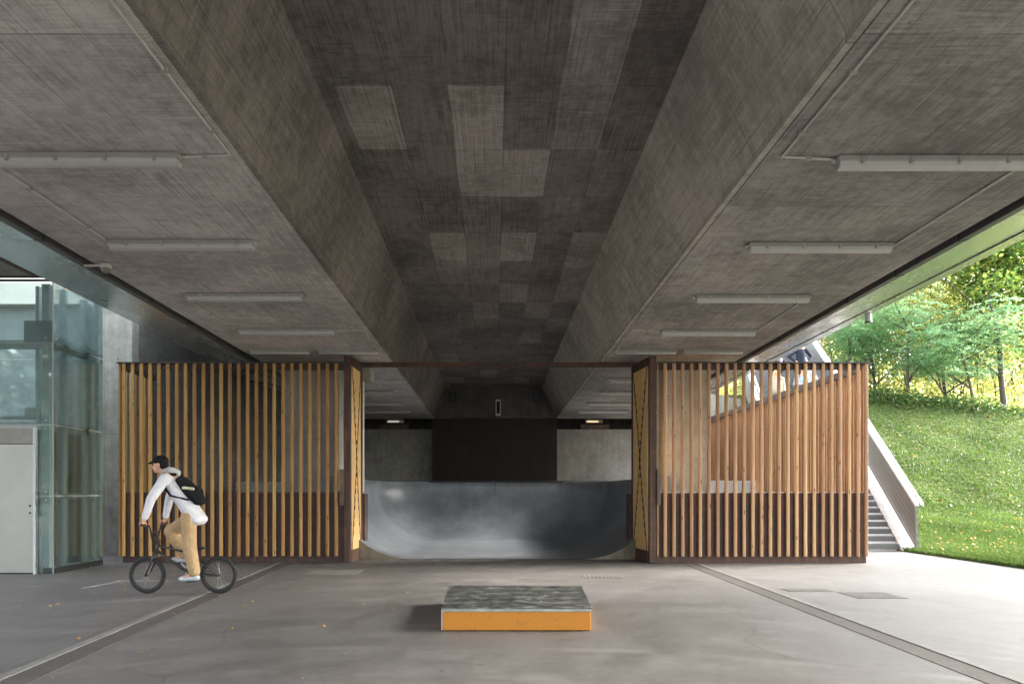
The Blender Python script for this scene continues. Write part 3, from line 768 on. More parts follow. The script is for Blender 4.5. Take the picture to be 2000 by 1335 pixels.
for x, s in ((772, 'left'), (1160, 'right')):
    d = 26.5; r = thing('emergency_lamp', 'small lit lamp in the dark gap above the %s far wall' % s, 'lamp', (PX(x, d), d, PZ(826, d)), 'small lamps in the dark gap')
    mb = MB(); mb.box(PX(x-17, d), PX(x+17, d), d-.06, d+.05, PZ(826, d), PZ(819, d)); mb.build('housing', M['steel'], r, bevel=.01)
    em = bpy.data.materials.new('warm_lit_tube'); em.use_nodes = True
    b_ = em.node_tree.nodes['Principled BSDF']; b_.inputs['Base Color'].default_value = (.5, .4, .3, 1); b_.inputs['Emission Color'].default_value = (1, .62, .35, 1) if s == 'right' else (1, .9, .75, 1); b_.inputs['Emission Strength'].default_value = .15 if s == 'right' else .06
    mb = MB(); mb.tube([(PX(x-14, d), d-.08, PZ(823, d)), (PX(x+8, d), d-.08, PZ(823, d))], .025, 8); mb.build('tube', em, r)
    mb = MB(); mb.box(PX(x-28, d), PX(x+28, d), 26.25, 26.9, PZ(838, 26.2)+.001, PZ(828, 26.2)); tag(mb.build('bearing_block', M['rustl']), 'low bearing block on top of the %s far wall under a small lamp' % s, 'block', 'bearing blocks on the far walls')
# cabinet on the left soffit behind the gate
d = 15.6
r = thing('junction_cabinet', 'beige metal cabinet fixed under the left soffit behind the gate', 'cabinet', (PX(716, d), d, PZ(743, d)))
mb = MB(); mb.box(PX(702, d), PX(722, d), d, d+.4, PZ(743, d), PZ(716, d)); mb.build('body', flat('beige_metal', (.30, .27, .20), .5), r, bevel=.01)
mb = MB(); mb.box(PX(722.3, d), PX(726, d), d+.02, d+.35, PZ(743, d), PZ(715, d)); mb.build('cable_tray', M['pipe'], r)

# left side walls
mb = MB(); mb.box(-8.75, -8.06, 15.5, 16.2, 0, 5.7); tag(mb.build('concrete_column', M['concg']), 'tall greenish grey concrete column between the glass lift and the left slat fence', 'column')
mb = MB()
mb.hexa([(-8.05, 15.8, 0), (-5.6, 26.1, 0), (-5.9, 26.19, 0), (-8.35, 16.21, 0), (-8.05, 15.8, 5.9), (-5.6, 26.1, 5.9), (-5.9, 26.19, 5.9), (-8.35, 16.21, 5.9)])
tag(mb.build('retaining_wall', M['wingd'] if 'wingd' in M else board_conc('wing_concrete', .07, .14, joint=(1.25, 1.35), plane='ZY', warm=(1, .98, .92), scratch=.05)), 'dark board-marked retaining wall seen through the left slat fence', 'wall')
mb = MB(); mb.box(-9.2, -6.72, 15.9, 29, 5.95, 6.3); tag(mb.build('light_blocking_slab', M['concd']), 'added overhead slab blocking light between the left retaining wall and the bridge', 'slab')  # slab added overhead to keep light off the left retaining wall
mb = MB(); mb.box(-9.2, -8.4, 16.3, 29, 0, 5.94); tag(mb.build('side_wall', M['concd']), 'dark wall behind the column at the left of the bridge', 'wall')
# pier walls behind both fences
mb = MB(); mb.box(PX(550, 15.0), -3.35, 15.0, 15.5, 0, H(15)-.01); tag(mb.build('concrete_pier', M['conc']), 'grey concrete pier wall behind the left slat fence, next to the gate', 'wall')
mb = MB(); mb.box(3.62, PX(1388, 14.9), 14.9, 15.5, 0, H(15)-.01); tag(mb.build('concrete_pier', M['conc']), 'warm grey concrete pier wall behind the right slat fence, next to the gate', 'wall')
mb = MB(); mb.hexa([(5.6, 26.21, 0), (9.3, 26.21, 0), (9.3, 26.7, 0), (5.6, 26.7, 0), (5.6, 26.21, 5.6), (9.3, 26.21, 4.9), (9.3, 26.7, 4.9), (5.6, 26.7, 5.6)])
tag(mb.build('wing_wall', M['concg']), 'sloping concrete wing wall at the foot of the bridge beside the stairs', 'wall')

# ------------------------------------------------------------------ concrete skate bowl
def bowl():
    root = thing('skate_bowl', 'smooth blue-grey concrete skate bowl with curved walls seen through the gate opening', 'skate ramp', (.17, 18, 0))
    XL, XR, YB, RR, y0 = -3.45, 3.56, 21.9, 1.70, 14.72
    HT = 1.745
    nx, ny = 110, 90
    xs = np.linspace(XL, XR, nx); ys = y0 + (YB-y0)*np.linspace(0, 1, ny)
    v = []; f = []
    RC = 1.9     # plan radius of the rounded corners
    def hz(x, y):
        dx = max((XL+RR+.0) - x, x-(XR-RR), 0); dy = max(y-(YB-RR), 0)
        dd = math.hypot(dx, dy) if (dx > 0 and dy > 0) else max(dx, dy)
        if dd >= RR-2e-3: return HT-.006
        return min(RR - math.sqrt(max(RR*RR - dd*dd, 0)), HT)
    # non-uniform spacing close to the steep parts
    def warp(t): return t
    tx = []
    for k in range(41): a = math.pi/2*k/40; tx.append(XL+RR-RR*math.sin(math.pi/2-a))
    tx += list(np.linspace(XL+RR, XR-RR, 30))[1:-1]
    for k in range(41): a = math.pi/2*k/40; tx.append(XR-RR+RR*math.sin(a))
    ty = list(np.linspace(y0, YB-RR, 26))[:-1]
    for k in range(41): a = math.pi/2*k/40; ty.append(YB-RR+RR*math.sin(a))
    for x in tx:
        for y in ty: v.append((x, y, hz(x, y)+.006))
    n = len(ty)
    for i in range(len(tx)-1):
        for j in range(n-1):
            a = i*n+j; f.append((a, a+n, a+n+1, a+1))
    mb = MB(); mb.v = v; mb.f = f
    # rim up to full height on three sides
    s = mb.build('riding_surface', M['bowl'], root, smooth=True)
    mb = MB()
    mb.box(XL-.22, XL, y0, YB-.001, RR*.0, HT); mb.box(XR, XR+.16, y0, YB-.001, 0, HT)
    mb.build('side_wall', M['bowl'], root)
    mb = MB(); mb.box(XL-.2, XR+.2, YB, 23.4, 0, HT); mb.build('platform', M['bowl'], root)
    mb = MB(); mb.tube([(XL, YB-.0, HT+.0), (XR, YB, HT+.0)], .03, 10); mb.build('coping', M['steeld'], root)
    # front face fill below the curved lip, left and right
    for sx, xa, xb in ((-1, XL+RR, XL), (1, XR-RR, XR)):
        mb = MB(); pts = []
        for k in range(17):
            a = math.pi/2*k/16*.97; x = xa + (xb-xa)*math.sin(a); pts.append((x, RR-RR*math.cos(a)))
        nn = len(pts)
        vs = [(x, y0-.02, z) for x, z in pts] + [(x, y0-.02, -.01) for x, z in pts] + [(x, y0-.001, z) for x, z in pts] + [(x, y0-.001, -.01) for x, z in pts]
        fs = []
        for k in range(nn-1):
            fs += [(k, k+1, nn+k+1, nn+k), (2*nn+k, 3*nn+k, 3*nn+k+1, 2*nn+k+1), (k, 2*nn+k, 2*nn+k+1, k+1)]
        mb.add(vs, fs); mb.build('front_cheek', M['cheek'], root)
    mb = MB(); mb.box((967-VX)*21.8/F-.008, (967-VX)*21.8/F+.008, YB-.03, YB-.0012, .7, HT-.03); mb.build('joint', M['steeld'], root)
M['cheek'] = plain_conc('mossy_cheek_concrete', .12, .25, (1, .9, .68), sc_=5)
bowl()
mb = MB(); mb.box(-7.3, -3.70, 19.4, 26.1, 0, 1.70); tag(mb.build('concrete_platform', M['concg']), 'low concrete platform behind the left slat fence', 'platform')
mb = MB(); mb.box(3.70, 7.30, 19.4, 26.1, 0, 1.735); tag(mb.build('concrete_platform', M['concl']), 'pale concrete platform behind the right slat fence', 'platform')

# ------------------------------------------------------------------ slat fences
def batten(cx, cy, z0, z1, root, m, wd=.070, dp=.055):
    mb = MB()
    n = 10; pts = []
    for k in range(n):        # softly rounded square section
        a = 2*math.pi*(k+.5)/n
        ca, sa = math.cos(a), math.sin(a); e = .55
        pts.append((math.copysign(abs(ca)**e, ca)*wd/2, math.copysign(abs(sa)**e, sa)*dp/2))
    mb.v = [(cx+x, cy+y, z0) for x, y in pts] + [(cx+x+random.uniform(-.003, .003), cy+y, z1) for x, y in pts]
    mb.f = [(k, (k+1) % n, (k+1) % n+n, k+n) for k in range(n)] + [tuple(range(n)), tuple(range(n, 2*n))]
    return mb.build('batten', m, root)
ZT = PZ(709, 13.9)     # top of the battens
# left
D = 14.0
rt = thing('slat_fence', 'long screen of upright wooden battens on a low dark steel wall, left of the gate', 'fence', (PX(450, D), D, 0), 'batten screens on both sides of the gate')
zb = PZ(1085, D); zt = PZ(709.5, D)
for k in range(25):
    x = 1173 - 44.4*k; xx = PX(200+x/2.568, D)
    batten(xx, D, zb + random.uniform(-.004, .004), zt, rt, M['wood'])
xl = PX(232, D)
mb = MB(); mb.box(xl-.02, PX(672, D), D-.05, D+.16, zt+.001, zt+.022); mb.build('cap', M['steeld'], rt)
mb = MB(); mb.box(xl+.04, PX(672, D), D+.032, D+.10, zt-.12, zt-.002); mb.build('top_rail', M['rustd'], rt)
mb = MB(); mb.box(xl+.05, PX(494.5, D), D+.06, D+.10, 0.0, EYE-.02); mb.box(PX(496.5, D), PX(674, D), D+.06, D+.10, 0.0, EYE-.02); mb.build('base_plate', M['rustd'], rt)
mb = MB(); mb.box(xl+.06, PX(674, D), D+.05, D+.16, EYE-.019, EYE-.004); mb.build('plate_flange', M['rustl'], rt)
mb = MB(); mb.box(PX(494.7, D), PX(496.3, D), D+.045, D+.11, 0.0, EYE-.021); mb.build('joint_post', M['rustl'], rt)
for k in range(34):       # return running back on the left side
    y = D + .05 + k*.05 if k < 1 else D + .176*k
    if y > 15.4 : break
    batten(xl-.0, y, zb, zt, rt, M['wood'], .05, .058)
mb = MB(); mb.box(xl+.03, xl+.05, D+.17, 15.4, 0, EYE-.02); mb.build('base_plate', M['rustd'], rt)
mb = MB(); mb.box(xl+.03, xl+.09, D+.17, 15.4, zt-.12, zt-.002); mb.build('top_rail', M['rustd'], rt)
# right
D = 13.85
xr = PX(1697, D)
rt = thing('slat_fence', 'screen of light wooden battens on a low dark steel wall, right of the gate', 'fence', (PX(1490, D), D, 0), 'batten screens on both sides of the gate')
zb = PZ(1085.5, D); zt = PZ(709.5, D)
for k in range(25):
    x = 182 + 48.35*k if k else 182
    xx = PX(1220+(176 if k == 0 else (224 + 48.6*(k-1)))/2.84, D)
    if k == 0: xx = PX(1284.5, D)
    if k == 24: xx = PX(1691.5, D)
    batten(xx, D, zb + random.uniform(-.004, .004), zt, rt, M['woodr'], .070 if k else .02)
mb = MB(); mb.box(PX(1284, D), xr+.06, D-.05, D+.16, zt+.001, zt+.022); mb.build('cap', M['steeld'], rt)
mb = MB(); mb.box(PX(1284, D), xr-.12, D+.032, D+.10, zt-.115, zt-.002); mb.build('top_rail', M['rustd'], rt)
mb = MB(); mb.box(PX(1284, D), xr-.02, D+.06, D+.10, 0.0, EYE-.02); mb.build('base_plate', M['rust'], rt)
mb = MB(); mb.box(PX(1284, D), xr-.03, D+.05, D+.26, EYE-.019, EYE-.004); mb.build('plate_flange', M['steel'], rt)
# return of the right screen, running back 10 m
rt2 = thing('slat_fence', 'side screen of close-set battens running back from the right fence corner towards the stairs', 'fence', (xr, 19, 0), 'batten screens on both sides of the gate')
k = 0; y = D + .13
while y < 24.4:
    batten(xr+.01, y, zb, zt, rt2, M['woods'], .05, .062)
    y += .13
mb = MB(); mb.box(xr-.09, xr-.03, D+.27, 24.4, zt-.14, zt+.01); mb.build('top_rail', M['rustd'], rt2)
mb = MB(); mb.box(xr-.06, xr-.022, D+.27, 24.4, 0, EYE-.02); mb.build('base_plate', M['rust'], rt2)
mb = MB(); mb.box(xr-.03, xr+.05, D+.08, 24.4, zt+.011, zt+.025); mb.build('cap', M['steeld'], rt2)

# ------------------------------------------------------------------ gate: lintel and two folded leaves
mb = MB(); mb.box(-2.98, 3.12, 14.98, 15.10, PZ(716, 15), PZ(707.5, 15)); 
r = thing('gate_lintel', 'long rusty steel lintel spanning the gate opening', 'beam', (0, 15, PZ(716, 15)))
mb.build('beam', M['rust'], r)
mb = MB(); mb.box(PX(967, 15), PX(978, 15), 14.95, 14.979, PZ(721, 15), PZ(714, 15)); mb.build('bracket', M['rust'], r)
def leaf(label, n0, n1, f0, f1, sgn):
    """n0-n1: near stile (x range at 14.0); far edge f at 14.97"""
    DN, DF = 14.0 if sgn < 0 else 13.85, 14.93
    zt, zb_ = PZ(695, DN), .02
    xa, xb = PX(n1 if sgn < 0 else n0, DN), PX(f0, DF)      # inner face line
    r = thing('gate_leaf', label, 'gate', ((xa+xb)/2, 14.4, 0), 'folded gate leaves')
    A = Vector((xa, DN, 0)); B = Vector((xb, DF, 0)); t = (B-A).normalized(); nrm = Vector((t.y, -t.x, 0)) * (1 if sgn < 0 else -1)   # towards the opening
    th = .10
    def board(s0, s1, z0, z1, o0, o1):
        L = (B-A).length
        ps = [A + t*s0 + nrm*o0, A + t*s1 + nrm*o0, A + t*s1 + nrm*o1, A + t*s0 + nrm*o1]
        m_ = MB(); m_.hexa([(p.x, p.y, z0) for p in ps] + [(p.x, p.y, z1) for p in ps]); return m_
    L = (B-A).length
    near = MB(); x0, x1 = PX(n0, DN), PX(n1, DN)
    near.box(x0, x1, DN-.01, DN+.12, 0.01, zt); near.build('near_stile', M['rust'], r, bevel=.004)
    board(L-.05, L+.03, .01, zt-.02, -.10, .012).build('far_stile', M['rustd'], r)
    board(.13, L-.055, zt-.17, zt-.001, -.10, .010).build('top_rail', M['rust'], r)
    board(.13, L-.055, .012, .24, -.10, .010).build('bottom_rail', M['rust'], r)
    p0, p1, q0, q1 = .125, L-.052, .245, zt-.175
    pan = board(p0, p1, q0, q1, -.08, .0).build('wood_panel', M['ply'], r)
    # crossing dark wires with little leaf marks, cut into the board
    mb = MB()
    def pt(s, z, o=.004): v = A + t*s + nrm*o; return Vector((v.x, v.y, z))
    for a, b in (((p0+.02, q0), (p1-.02, q1)), ((p1-.02, q0), (p0+.02, q1))):
        N = 22; prev = None; line = []
        for i in range(N+1):
            u = i/N; line.append(pt(a[0]+(b[0]-a[0])*u, a[1]+(b[1]-a[1])*u))
        mb.tube(line, .0065, 6)
        for i in range(2, N-1):
            c = line[i]; sd_ = .035*(1 if i % 2 else .6)
            s_ = a[0]+(b[0]-a[0])*i/N + (sd_ if (b[0] > a[0]) == (i < N/2) else -sd_)
            zz = a[1]+(b[1]-a[1])*i/N
            c0, c1, c2, c3 = pt(s_-.012, zz-.05), pt(s_+.02, zz-.01), pt(s_+.012, zz+.06), pt(s_-.018, zz+.02)
            off = nrm*.006
            mb.add([c0, c1, c2, c3, c0+off, c1+off, c2+off, c3+off], [(0, 1, 2, 3), (7, 6, 5, 4), (0, 4, 5, 1), (1, 5, 6, 2), (2, 6, 7, 3), (3, 7, 4, 0)])
    mb.build('carved_line', M['ink'], pan)
    # latch plate
    x = (PX(664, DN), PX(672, DN)-.003) if sgn < 0 else (PX(1282, DN)+.004, PX(1289.5, DN))
    mb = MB(); mb.box(x[0], x[1], DN-.05, DN+.03, PZ(986, DN), PZ(916, DN)); mb.build('latch_plate', M['rustl'], r, bevel=.006)
    # short post at the foot behind
    xq = (PX(707, 15.0), PX(712.5, 15.0)) if sgn < 0 else (PX(1229, 15.0), PX(1234, 15.0))
    mb = MB(); mb.box(xq[0], xq[1], 15.0, 15.35, .0, EYE-.04); mb.build('foot_post', M['rustd'], r)
leaf('folded gate leaf with pale wood panel and crossing dark line pattern, left of the opening', 672, 684, 706, 708, -1)
leaf('folded gate leaf with pale wood panel and crossing dark line pattern, right of the opening', 1268.5, 1282, 1235, 1237, 1)
# oily patches of debris
mb = MB(); mb.tube([(PX(710, 14.9), 14.9, PZ(745, 14.9)), (PX(709.5, 14.9), 14.9, EYE)], .02, 8); tag(mb.build('white_pipe', M['white']), 'thin pale pipe beside the left gate leaf', 'pipe')

# ------------------------------------------------------------------ the orange box
dF, dB = 7.10, 8.88
top = .245
A = [(PX(862, dF), dF), (PX(1157, dF), dF), (PX(1135, dB), dB-.03), (PX(877, dB), dB)]
r = thing('skate_box', 'low orange skate box with scratched dark steel top, alone in the middle of the floor', 'skate box', (.3, 8, 0))
zt = PZ(1188, dF)
mb = MB(); ins = .012
B_ = [(A[0][0]+ins, A[0][1]+ins), (A[1][0]-ins, A[1][1]+ins), (A[2][0]-ins, A[2][1]-ins), (A[3][0]+ins, A[3][1]-ins)]
mb.hexa([(x, y, .008) for x, y in B_] + [(x, y, zt-.022) for x, y in B_]); mb.build('body', M['orange'], r, bevel=.006)
mb = MB(); mb.hexa([(x, y, zt-.021) for x, y in A] + [(x, y, zt) for x, y in A]); mb.build('top_plate', M['boxtop'], r, bevel=.004)
mb = MB(); mb.box(A[0][0], A[0][0]+.011, dF+.001, dF+.011, .01, zt-.023); mb.build('corner_strip', M['steel'], r)
mb = MB(); mb.box(A[0][0], A[1][0], dF-.006, dF-.0005, zt-.028, zt-.002); mb.build('edge_strip', flat('worn_edge_steel', (.30, .33, .30), .5, .2, .3), r)

# ------------------------------------------------------------------ glass lift
def lift():
    x0, x1, y0, y1 = -11.6, -7.65, 12.07, 13.62
    zt = PZ(549, y0)
    r = thing('glass_lift', 'glass lift shaft with stainless steel door and grey steel posts at the left edge', 'lift', (x0/2+x1/2, 12.8, 0))
    # front glass panes between joints, side panes
    zs = [PZ(1118, y0), PZ(968, y0), PZ(829, y0), PZ(668, y0), zt-.02]
    xd = PX(70, y0)
    for a, b, xa in ((zs[0], zs[1], xd), (zs[1], zs[2], xd), (zs[2], zs[3], x0), (zs[3], zs[4], x0)):
        mb = MB(); mb.box(xa+.005, x1-.006, y0, y0+.016, a+.012, b-.012); mb.build('glass_pane', M['glass'], r)
        mb = MB(); mb.box(x1-.016, x1, y0+.02, y1, a+.012, b-.012); mb.build('glass_pane', M['glassd'], r)
        mb = MB(); mb.box(x0, x1-.02, y1, y1+.016, a+.012, b-.012) if b > 2 else mb.box(x0, x1-.02, y1, y1+.016, a+.012, b-.012); mb.build('glass_pane', M['glassd'], r)
    # posts
    for xa, xb, yy in ((PX(84, y0+.1), PX(99, y0+.1), y0+.06), (PX(84, y0+.1), PX(99, y0+.1), y1-.2), (x0, x0+.14, y0+.06), (x0, x0+.14, y1-.2)):
        mb = MB(); mb.box(xa, xb, yy, yy+.13, .0, zt-.03); mb.build('post', M['steelg'], r, bevel=.006)
    for yp in (12.46, 13.12, 13.42):
        mb = MB(); mb.box(x1-.13, x1-.05, yp, yp+.12, 0, zt-.03); mb.build('post', M['postl'], r)
    mb = MB(); mb.box(PX(70, y0+.2), PX(77, y0+.2), y0+.19, y0+.26, 0, zt-.03); mb.build('post', M['steelg'], r)
    for z in zs[2:4]:
        mb = MB(); mb.box(x0, PX(83, y0+.1), y0+.07, y0+.17, z-.09, z+.05); mb.build('cross_rail', M['steelg'], r)
        mb = MB(); mb.box(x1-.12, x1-.05, y0+.2, y1-.21, z-.09, z+.05); mb.build('cross_rail', M['steelg'], r)
    for z in (zs[0]+.05, zs[1]):
        mb = MB(); mb.box(x1-.12, x1-.05, y0+.2, y1-.21, z-.05, z+.05); mb.build('cross_rail', M['steelg'], r)
        mb = MB(); mb.box(xd+.02, PX(83, y0+.1), y0+.07, y0+.17, z-.05, z+.05); mb.build('cross_rail', M['steelg'], r)
    # a lift car guide frame and horizontal bar in the upper shaft
    mb = MB(); mb.box(x0+.2, PX(60, y0+.6), y0+.6, y0+.66, PZ(818, y0+.6), PZ(812, y0+.6)); mb.build('guard_bar', M['steel'], r)
    mb = MB(); mb.box(PX(48, y0+.5), PX(65, y0+.5), y0+.5, y0+.58, PZ(818, y0+.5), PZ(796, y0+.5)); mb.build('control_box', M['lampw'], r)
    mb = MB(); mb.box(PX(52, y0+.1), x1-.02, y0+.03, y0+.045, PZ(668, y0), PZ(625, y0)); mb.build('translucent_panel', glass('frosted_glass', (.8, .88, .88), .8, .5), r)
    # corner trim
    mb = MB(); mb.box(x1-.005, x1+.012, y0-.006, y0+.018, 0, zt); mb.build('corner_trim', M['steel'], r)
    # studs
    st = MB()
    for z in zs:
        for dz in ((-.075, .075) if z not in (zs[0], zs[-1]) else ((.12,) if z == zs[0] else (-.1,))):
            for x in (PX(91, y0),) + ((PX(72.5, y0),) if z < 2 else ()): st.tube([(x, y0-.02, z+dz), (x, y0-.001, z+dz)], .019, 10)
            for y in (y0+.12, y0+.8, y1-.35, y1-.1): st.tube([(x1+.001, y, z+dz), (x1+.022, y, z+dz)], .019, 10)
    st.build('glass_studs', M['chrome'], r)
    # door, lintel, jamb
    xj = PX(70, y0)
    mb = MB(); mb.box(x0+.3, PX(54, y0), y0-.01, y0+.04, .02, PZ(867, y0)); dr = mb.build('door', M['stain'], r, bevel=.004)
    mb = MB(); mb.box(PX(54.3, y0), PX(66, y0), y0-.02, y0+.05, .02, PZ(867, y0)); jb = mb.build('jamb_panel', M['stain'], r, bevel=.004)
    mb = MB(); mb.box(x0+.3, PX(66, y0), y0-.02, y0+.05, PZ(866, y0), PZ(836, y0)); mb.build('lintel', flat('dull_stainless', (.30, .29, .27), .4, .7), r, bevel=.004)
    mb = MB(); mb.box(PX(66.3, y0), PX(69.5, y0), y0-.03, y0+.06, .0, PZ(834.5, y0)); mb.build('door_frame', M['white'], r)
    mb = MB(); mb.box(x0, x0+.299, y0-.02, y0+.05, .0, PZ(836, y0)); mb.build('jamb_panel', M['stain'], r)
    for y in (987, 1001):
        mb = MB(); mb.tube([(PX(60.5, y0), y0-.03, PZ(y, y0)), (PX(60.5, y0), y0-.019, PZ(y, y0))], .016, 12); mb.build('call_button', M['black'], jb)
    # dark lift-pit lining behind the lower side glass
    mb = MB(); mb.box(x0+.2, x1-.2, y0+.35, y0+.38, 0, PZ(836, y0)); mb.build('inner_wall', M['steeld'], r)
    mb = MB(); mb.box(x1-.24, x1-.19, y0+.39, y1-.21, 0, PZ(840, y0)); mb.build('inner_wall', M['steeld'], r)
    mb = MB(); mb.box(x1-.185, x1-.001, y0+.02, y1, 0.0, .10); mb.build('plinth', M['steeld'], r)
    # roof edge beam
    mb = MB(); mb.box(x0, x1, y0-.02, y0+.03, zt, zt+.03); mb.box(x1-.05, x1, y0+.031, y1+.02, zt, zt+.03); mb.build('top_rail', M['steeld'], r)
lift()
# canopy in front of the lift
zc = PZ(547, 12.07)
r = thing('lift_canopy', 'flat concrete canopy with a brown steel rim above the glass lift', 'canopy', (-10, 9, zc))
mb = MB(); mb.box(-15, -7.92, 6.2, 11.98, zc+.05, zc+.4); mb.build('slab', M['canopy'] if 'canopy' in M else board_conc('canopy_concrete', .22, .38, joint=(6, .9), scratch=.1), r)
mb = MB(); mb.box(-7.91, -7.66, 6.2, 12.05, zc+.03, zc+.42); mb.box(-15, -7.911, 11.99, 12.05, zc+.03, zc+.42); mb.build('rim', M['rust'], r)
# wall and stained parapet beyond the lift
mb = MB(); mb.box(-26, -9.3, 21.0, 21.5, 0, PZ(599, 21)); tag(mb.build('retaining_wall', plain_conc('bluish_wall', .20, .32, (.93, 1, 1.02))), 'grey-blue concrete wall seen through the glass lift', 'wall')
def stained():
    k = NT('rust_stained_concrete', .8)
    n = k.noise(2, 5); s_ = k.noise(1, 4, .6, k.scale(3.2, 3.2, .25))
    k.col(k.mix(k.rng(s_, .60, .66, 0, .8), k.mix(n, (.5, .52, .46), (.66, .68, .62)), (.5, .25, .08))); return k.m
mb = MB(); mb.box(-26, -9.3, 20.7, 21.5, PZ(598.5, 21), PZ(540, 20.7)); tag(mb.build('bridge_parapet', stained()), 'pale concrete parapet with orange rust streaks behind the top of the lift', 'parapet')
mb = MB()
for k in range(6): mb.box(-15.6+k*1.5, -15.3+k*1.5, 20.75, 20.98, 0, PZ(599, 21)-.002)
mb.build('wall_ribs', M['concg'], None) if False else None

# ------------------------------------------------------------------ stairs up the slope
U = Vector((.235, 1, 0)); S0 = 16.8; SL = .567
def sp(off, t, z): return Vector((9.78 + off + .235*t, S0 + t, z))
st = thing('outdoor_stairs', 'long straight outdoor stairway climbing the slope with dark treads', 'stairs', (9, 17, 0), None)
N = 46
for k in range(N):
    t = k*.292; z = .17*(k+1)*SL/.582
    wl = -2.45 if k > 3 else -2.0
    a = sp(wl, t, 0); b = sp(0, t, 0); c = sp(0, t+.33, 0); d_ = sp(wl, t+.33, 0)
    mb = MB(); mb.hexa([(p.x, p.y, z-.115) for p in (a, b, c, d_)] + [(p.x, p.y, z) for p in (a, b, c, d_)])
    mb.build('step', M['tread'] if 'tread' in M else M.setdefault('tread', flat('dark_grey_tread', (.12, .125, .13), .6, 0, .1)), st, bevel=.006)
# light concrete slab under the steps and side apron
mb = MB(); TT = N*.292
def ramp_block(mb, o0, o1, z0off, t0, t1, thick):
    a, b, c, d_ = sp(o0, t0, 0), sp(o1, t0, 0), sp(o1, t1, 0), sp(o0, t1, 0)
    z0 = t0*SL + z0off; z1 = t1*SL + z0off
    mb.hexa([(a.x, a.y, max(z0-thick, -.3)), (b.x, b.y, max(z0-thick, -.3)), (c.x, c.y, z1-thick), (d_.x, d_.y, z1-thick),
             (a.x, a.y, z0), (b.x, b.y, z0), (c.x, c.y, z1), (d_.x, d_.y, z1)])
ramp_block(mb, -2.46, .005, .035, 0.05, TT, .35); mb.build('stair_slab', M['concl'], st)
mb = MB(); ramp_block(mb, .008, .46, .13, -.25, TT, .5); mb.build('side_apron', M['concl'], st)
# parapets: corrugated cladding with a white ladder-like capping
def parapet(label, o, t0, t1, face):
    r = thing('stair_parapet', label, 'parapet', tuple(sp(o, t0, 0)), 'stair parapets')
    zlo0 = t0*SL - .02; zb_ = lambda t: t*SL + .16
    H_ = 1.25
    mb = MB(); a, b = sp(o, t0, 0), sp(o, t1, 0); wdt = .06
    def q(o_, t, z): v = sp(o_, t, z); return (v.x, v.y, v.z)
    e = -.10
    mb.hexa([q(o, t0-.1+e*0, zb_(t0)), q(o+wdt, t0-.1, zb_(t0)), q(o+wdt, t1, zb_(t1)), q(o, t1, zb_(t1)),
             q(o, t0, t0*SL+H_-.06), q(o+wdt, t0, t0*SL+H_-.06), q(o+wdt, t1, t1*SL+H_-.06), q(o, t1, t1*SL+H_-.06)])
    mb.build('cladding', M['corr'], r)
    for oo, wd_ in ((-.01, .10), (.15, .055)):
        mb = MB(); s0, s1 = o+oo, o+oo+wd_
        mb.hexa([q(s0, t0-.02, t0*SL+H_-.055), q(s1, t0-.02, t0*SL+H_-.055), q(s1, t1, t1*SL+H_-.055), q(s0, t1, t1*SL+H_-.055),
                 q(s0, t0-.02, t0*SL+H_+.01), q(s1, t0-.02, t0*SL+H_+.01), q(s1, t1, t1*SL+H_+.01), q(s0, t1, t1*SL+H_+.01)])
        mb.build('capping_rail', M['white'], r)
    t = t0 + .4; 
    mb = MB()
    while t < t1:
        mb = MB(); mb.hexa([q(o+.091, t, t*SL+H_-.04), q(o+.149, t, t*SL+H_-.04), q(o+.149, t+.04, (t+.04)*SL+H_-.04), q(o+.091, t+.04, (t+.04)*SL+H_-.04),
                 q(o+.091, t, t*SL+H_+.005), q(o+.149, t, t*SL+H_+.005), q(o+.149, t+.04, (t+.04)*SL+H_+.005), q(o+.091, t+.04, (t+.04)*SL+H_+.005)])
        mb.build('capping_bar', M['white'], r)
        t += .62
parapet('long clad stair parapet with white ladder-like capping, on the grass side', .30, -.2, TT, 1)
parapet('clad stair parapet with white capping, on the bridge side of the stairs', -2.66, 4.2, TT, -1)
mb = MB(); p = sp(-.35, 6.0, 0); 
for k in range(2):
    pass

# ------------------------------------------------------------------ trees
def tree_mesh(seed, h, cr, kind):
    """returns (branch MB, leaf positions) for a tree based at the origin"""
    rd = random.Random(seed); mb = MB()
    tips = []
    def grow(p, dirv, L, rad, lev):
        pts = [p]; d = dirv.copy(); n = 5
        for i in range(n):
            d = (d + Vector((rd.uniform(-.16, .16), rd.uniform(-.16, .16), rd.uniform(-.04, .10)))).normalized()
            pts.append(pts[-1] + d*L/n)
        mb.tube(pts, [rad*(1-.62*i/n) for i in range(n+1)], 6 if lev else 8)
        if lev >= (3 if kind != 'locust' else 2): tips.extend(pts[2:]); return
        if lev >= 1: tips.extend(pts[3:])
        m = [6, 4, 3][lev] if lev < 3 else 2
        for k in range(m):
            i = rd.randint(2, n); a = rd.uniform(0, 6.283)
            up = rd.uniform(.25, .9) if kind != 'locust' else rd.uniform(.1, .7)
            nd = (Vector((math.cos(a), math.sin(a), up)) + d*.35).normalized()
            grow(pts[i], nd, L*rd.uniform(.42, .62), rad*.42, lev+1)
    stems = 1 if kind != 'thicket' else 4
    for s_ in range(stems):
        a = rd.uniform(0, 6.28); b = Vector((math.cos(a)*.35*(s_ > 0), math.sin(a)*.35*(s_ > 0), -.25))
        grow(b, Vector((math.cos(a)*.12, math.sin(a)*.12, 1)).normalized(), h*.62*rd.uniform(.8, 1.05), (.13 if stems == 1 else .055)*h/9, 0)
    return mb, tips
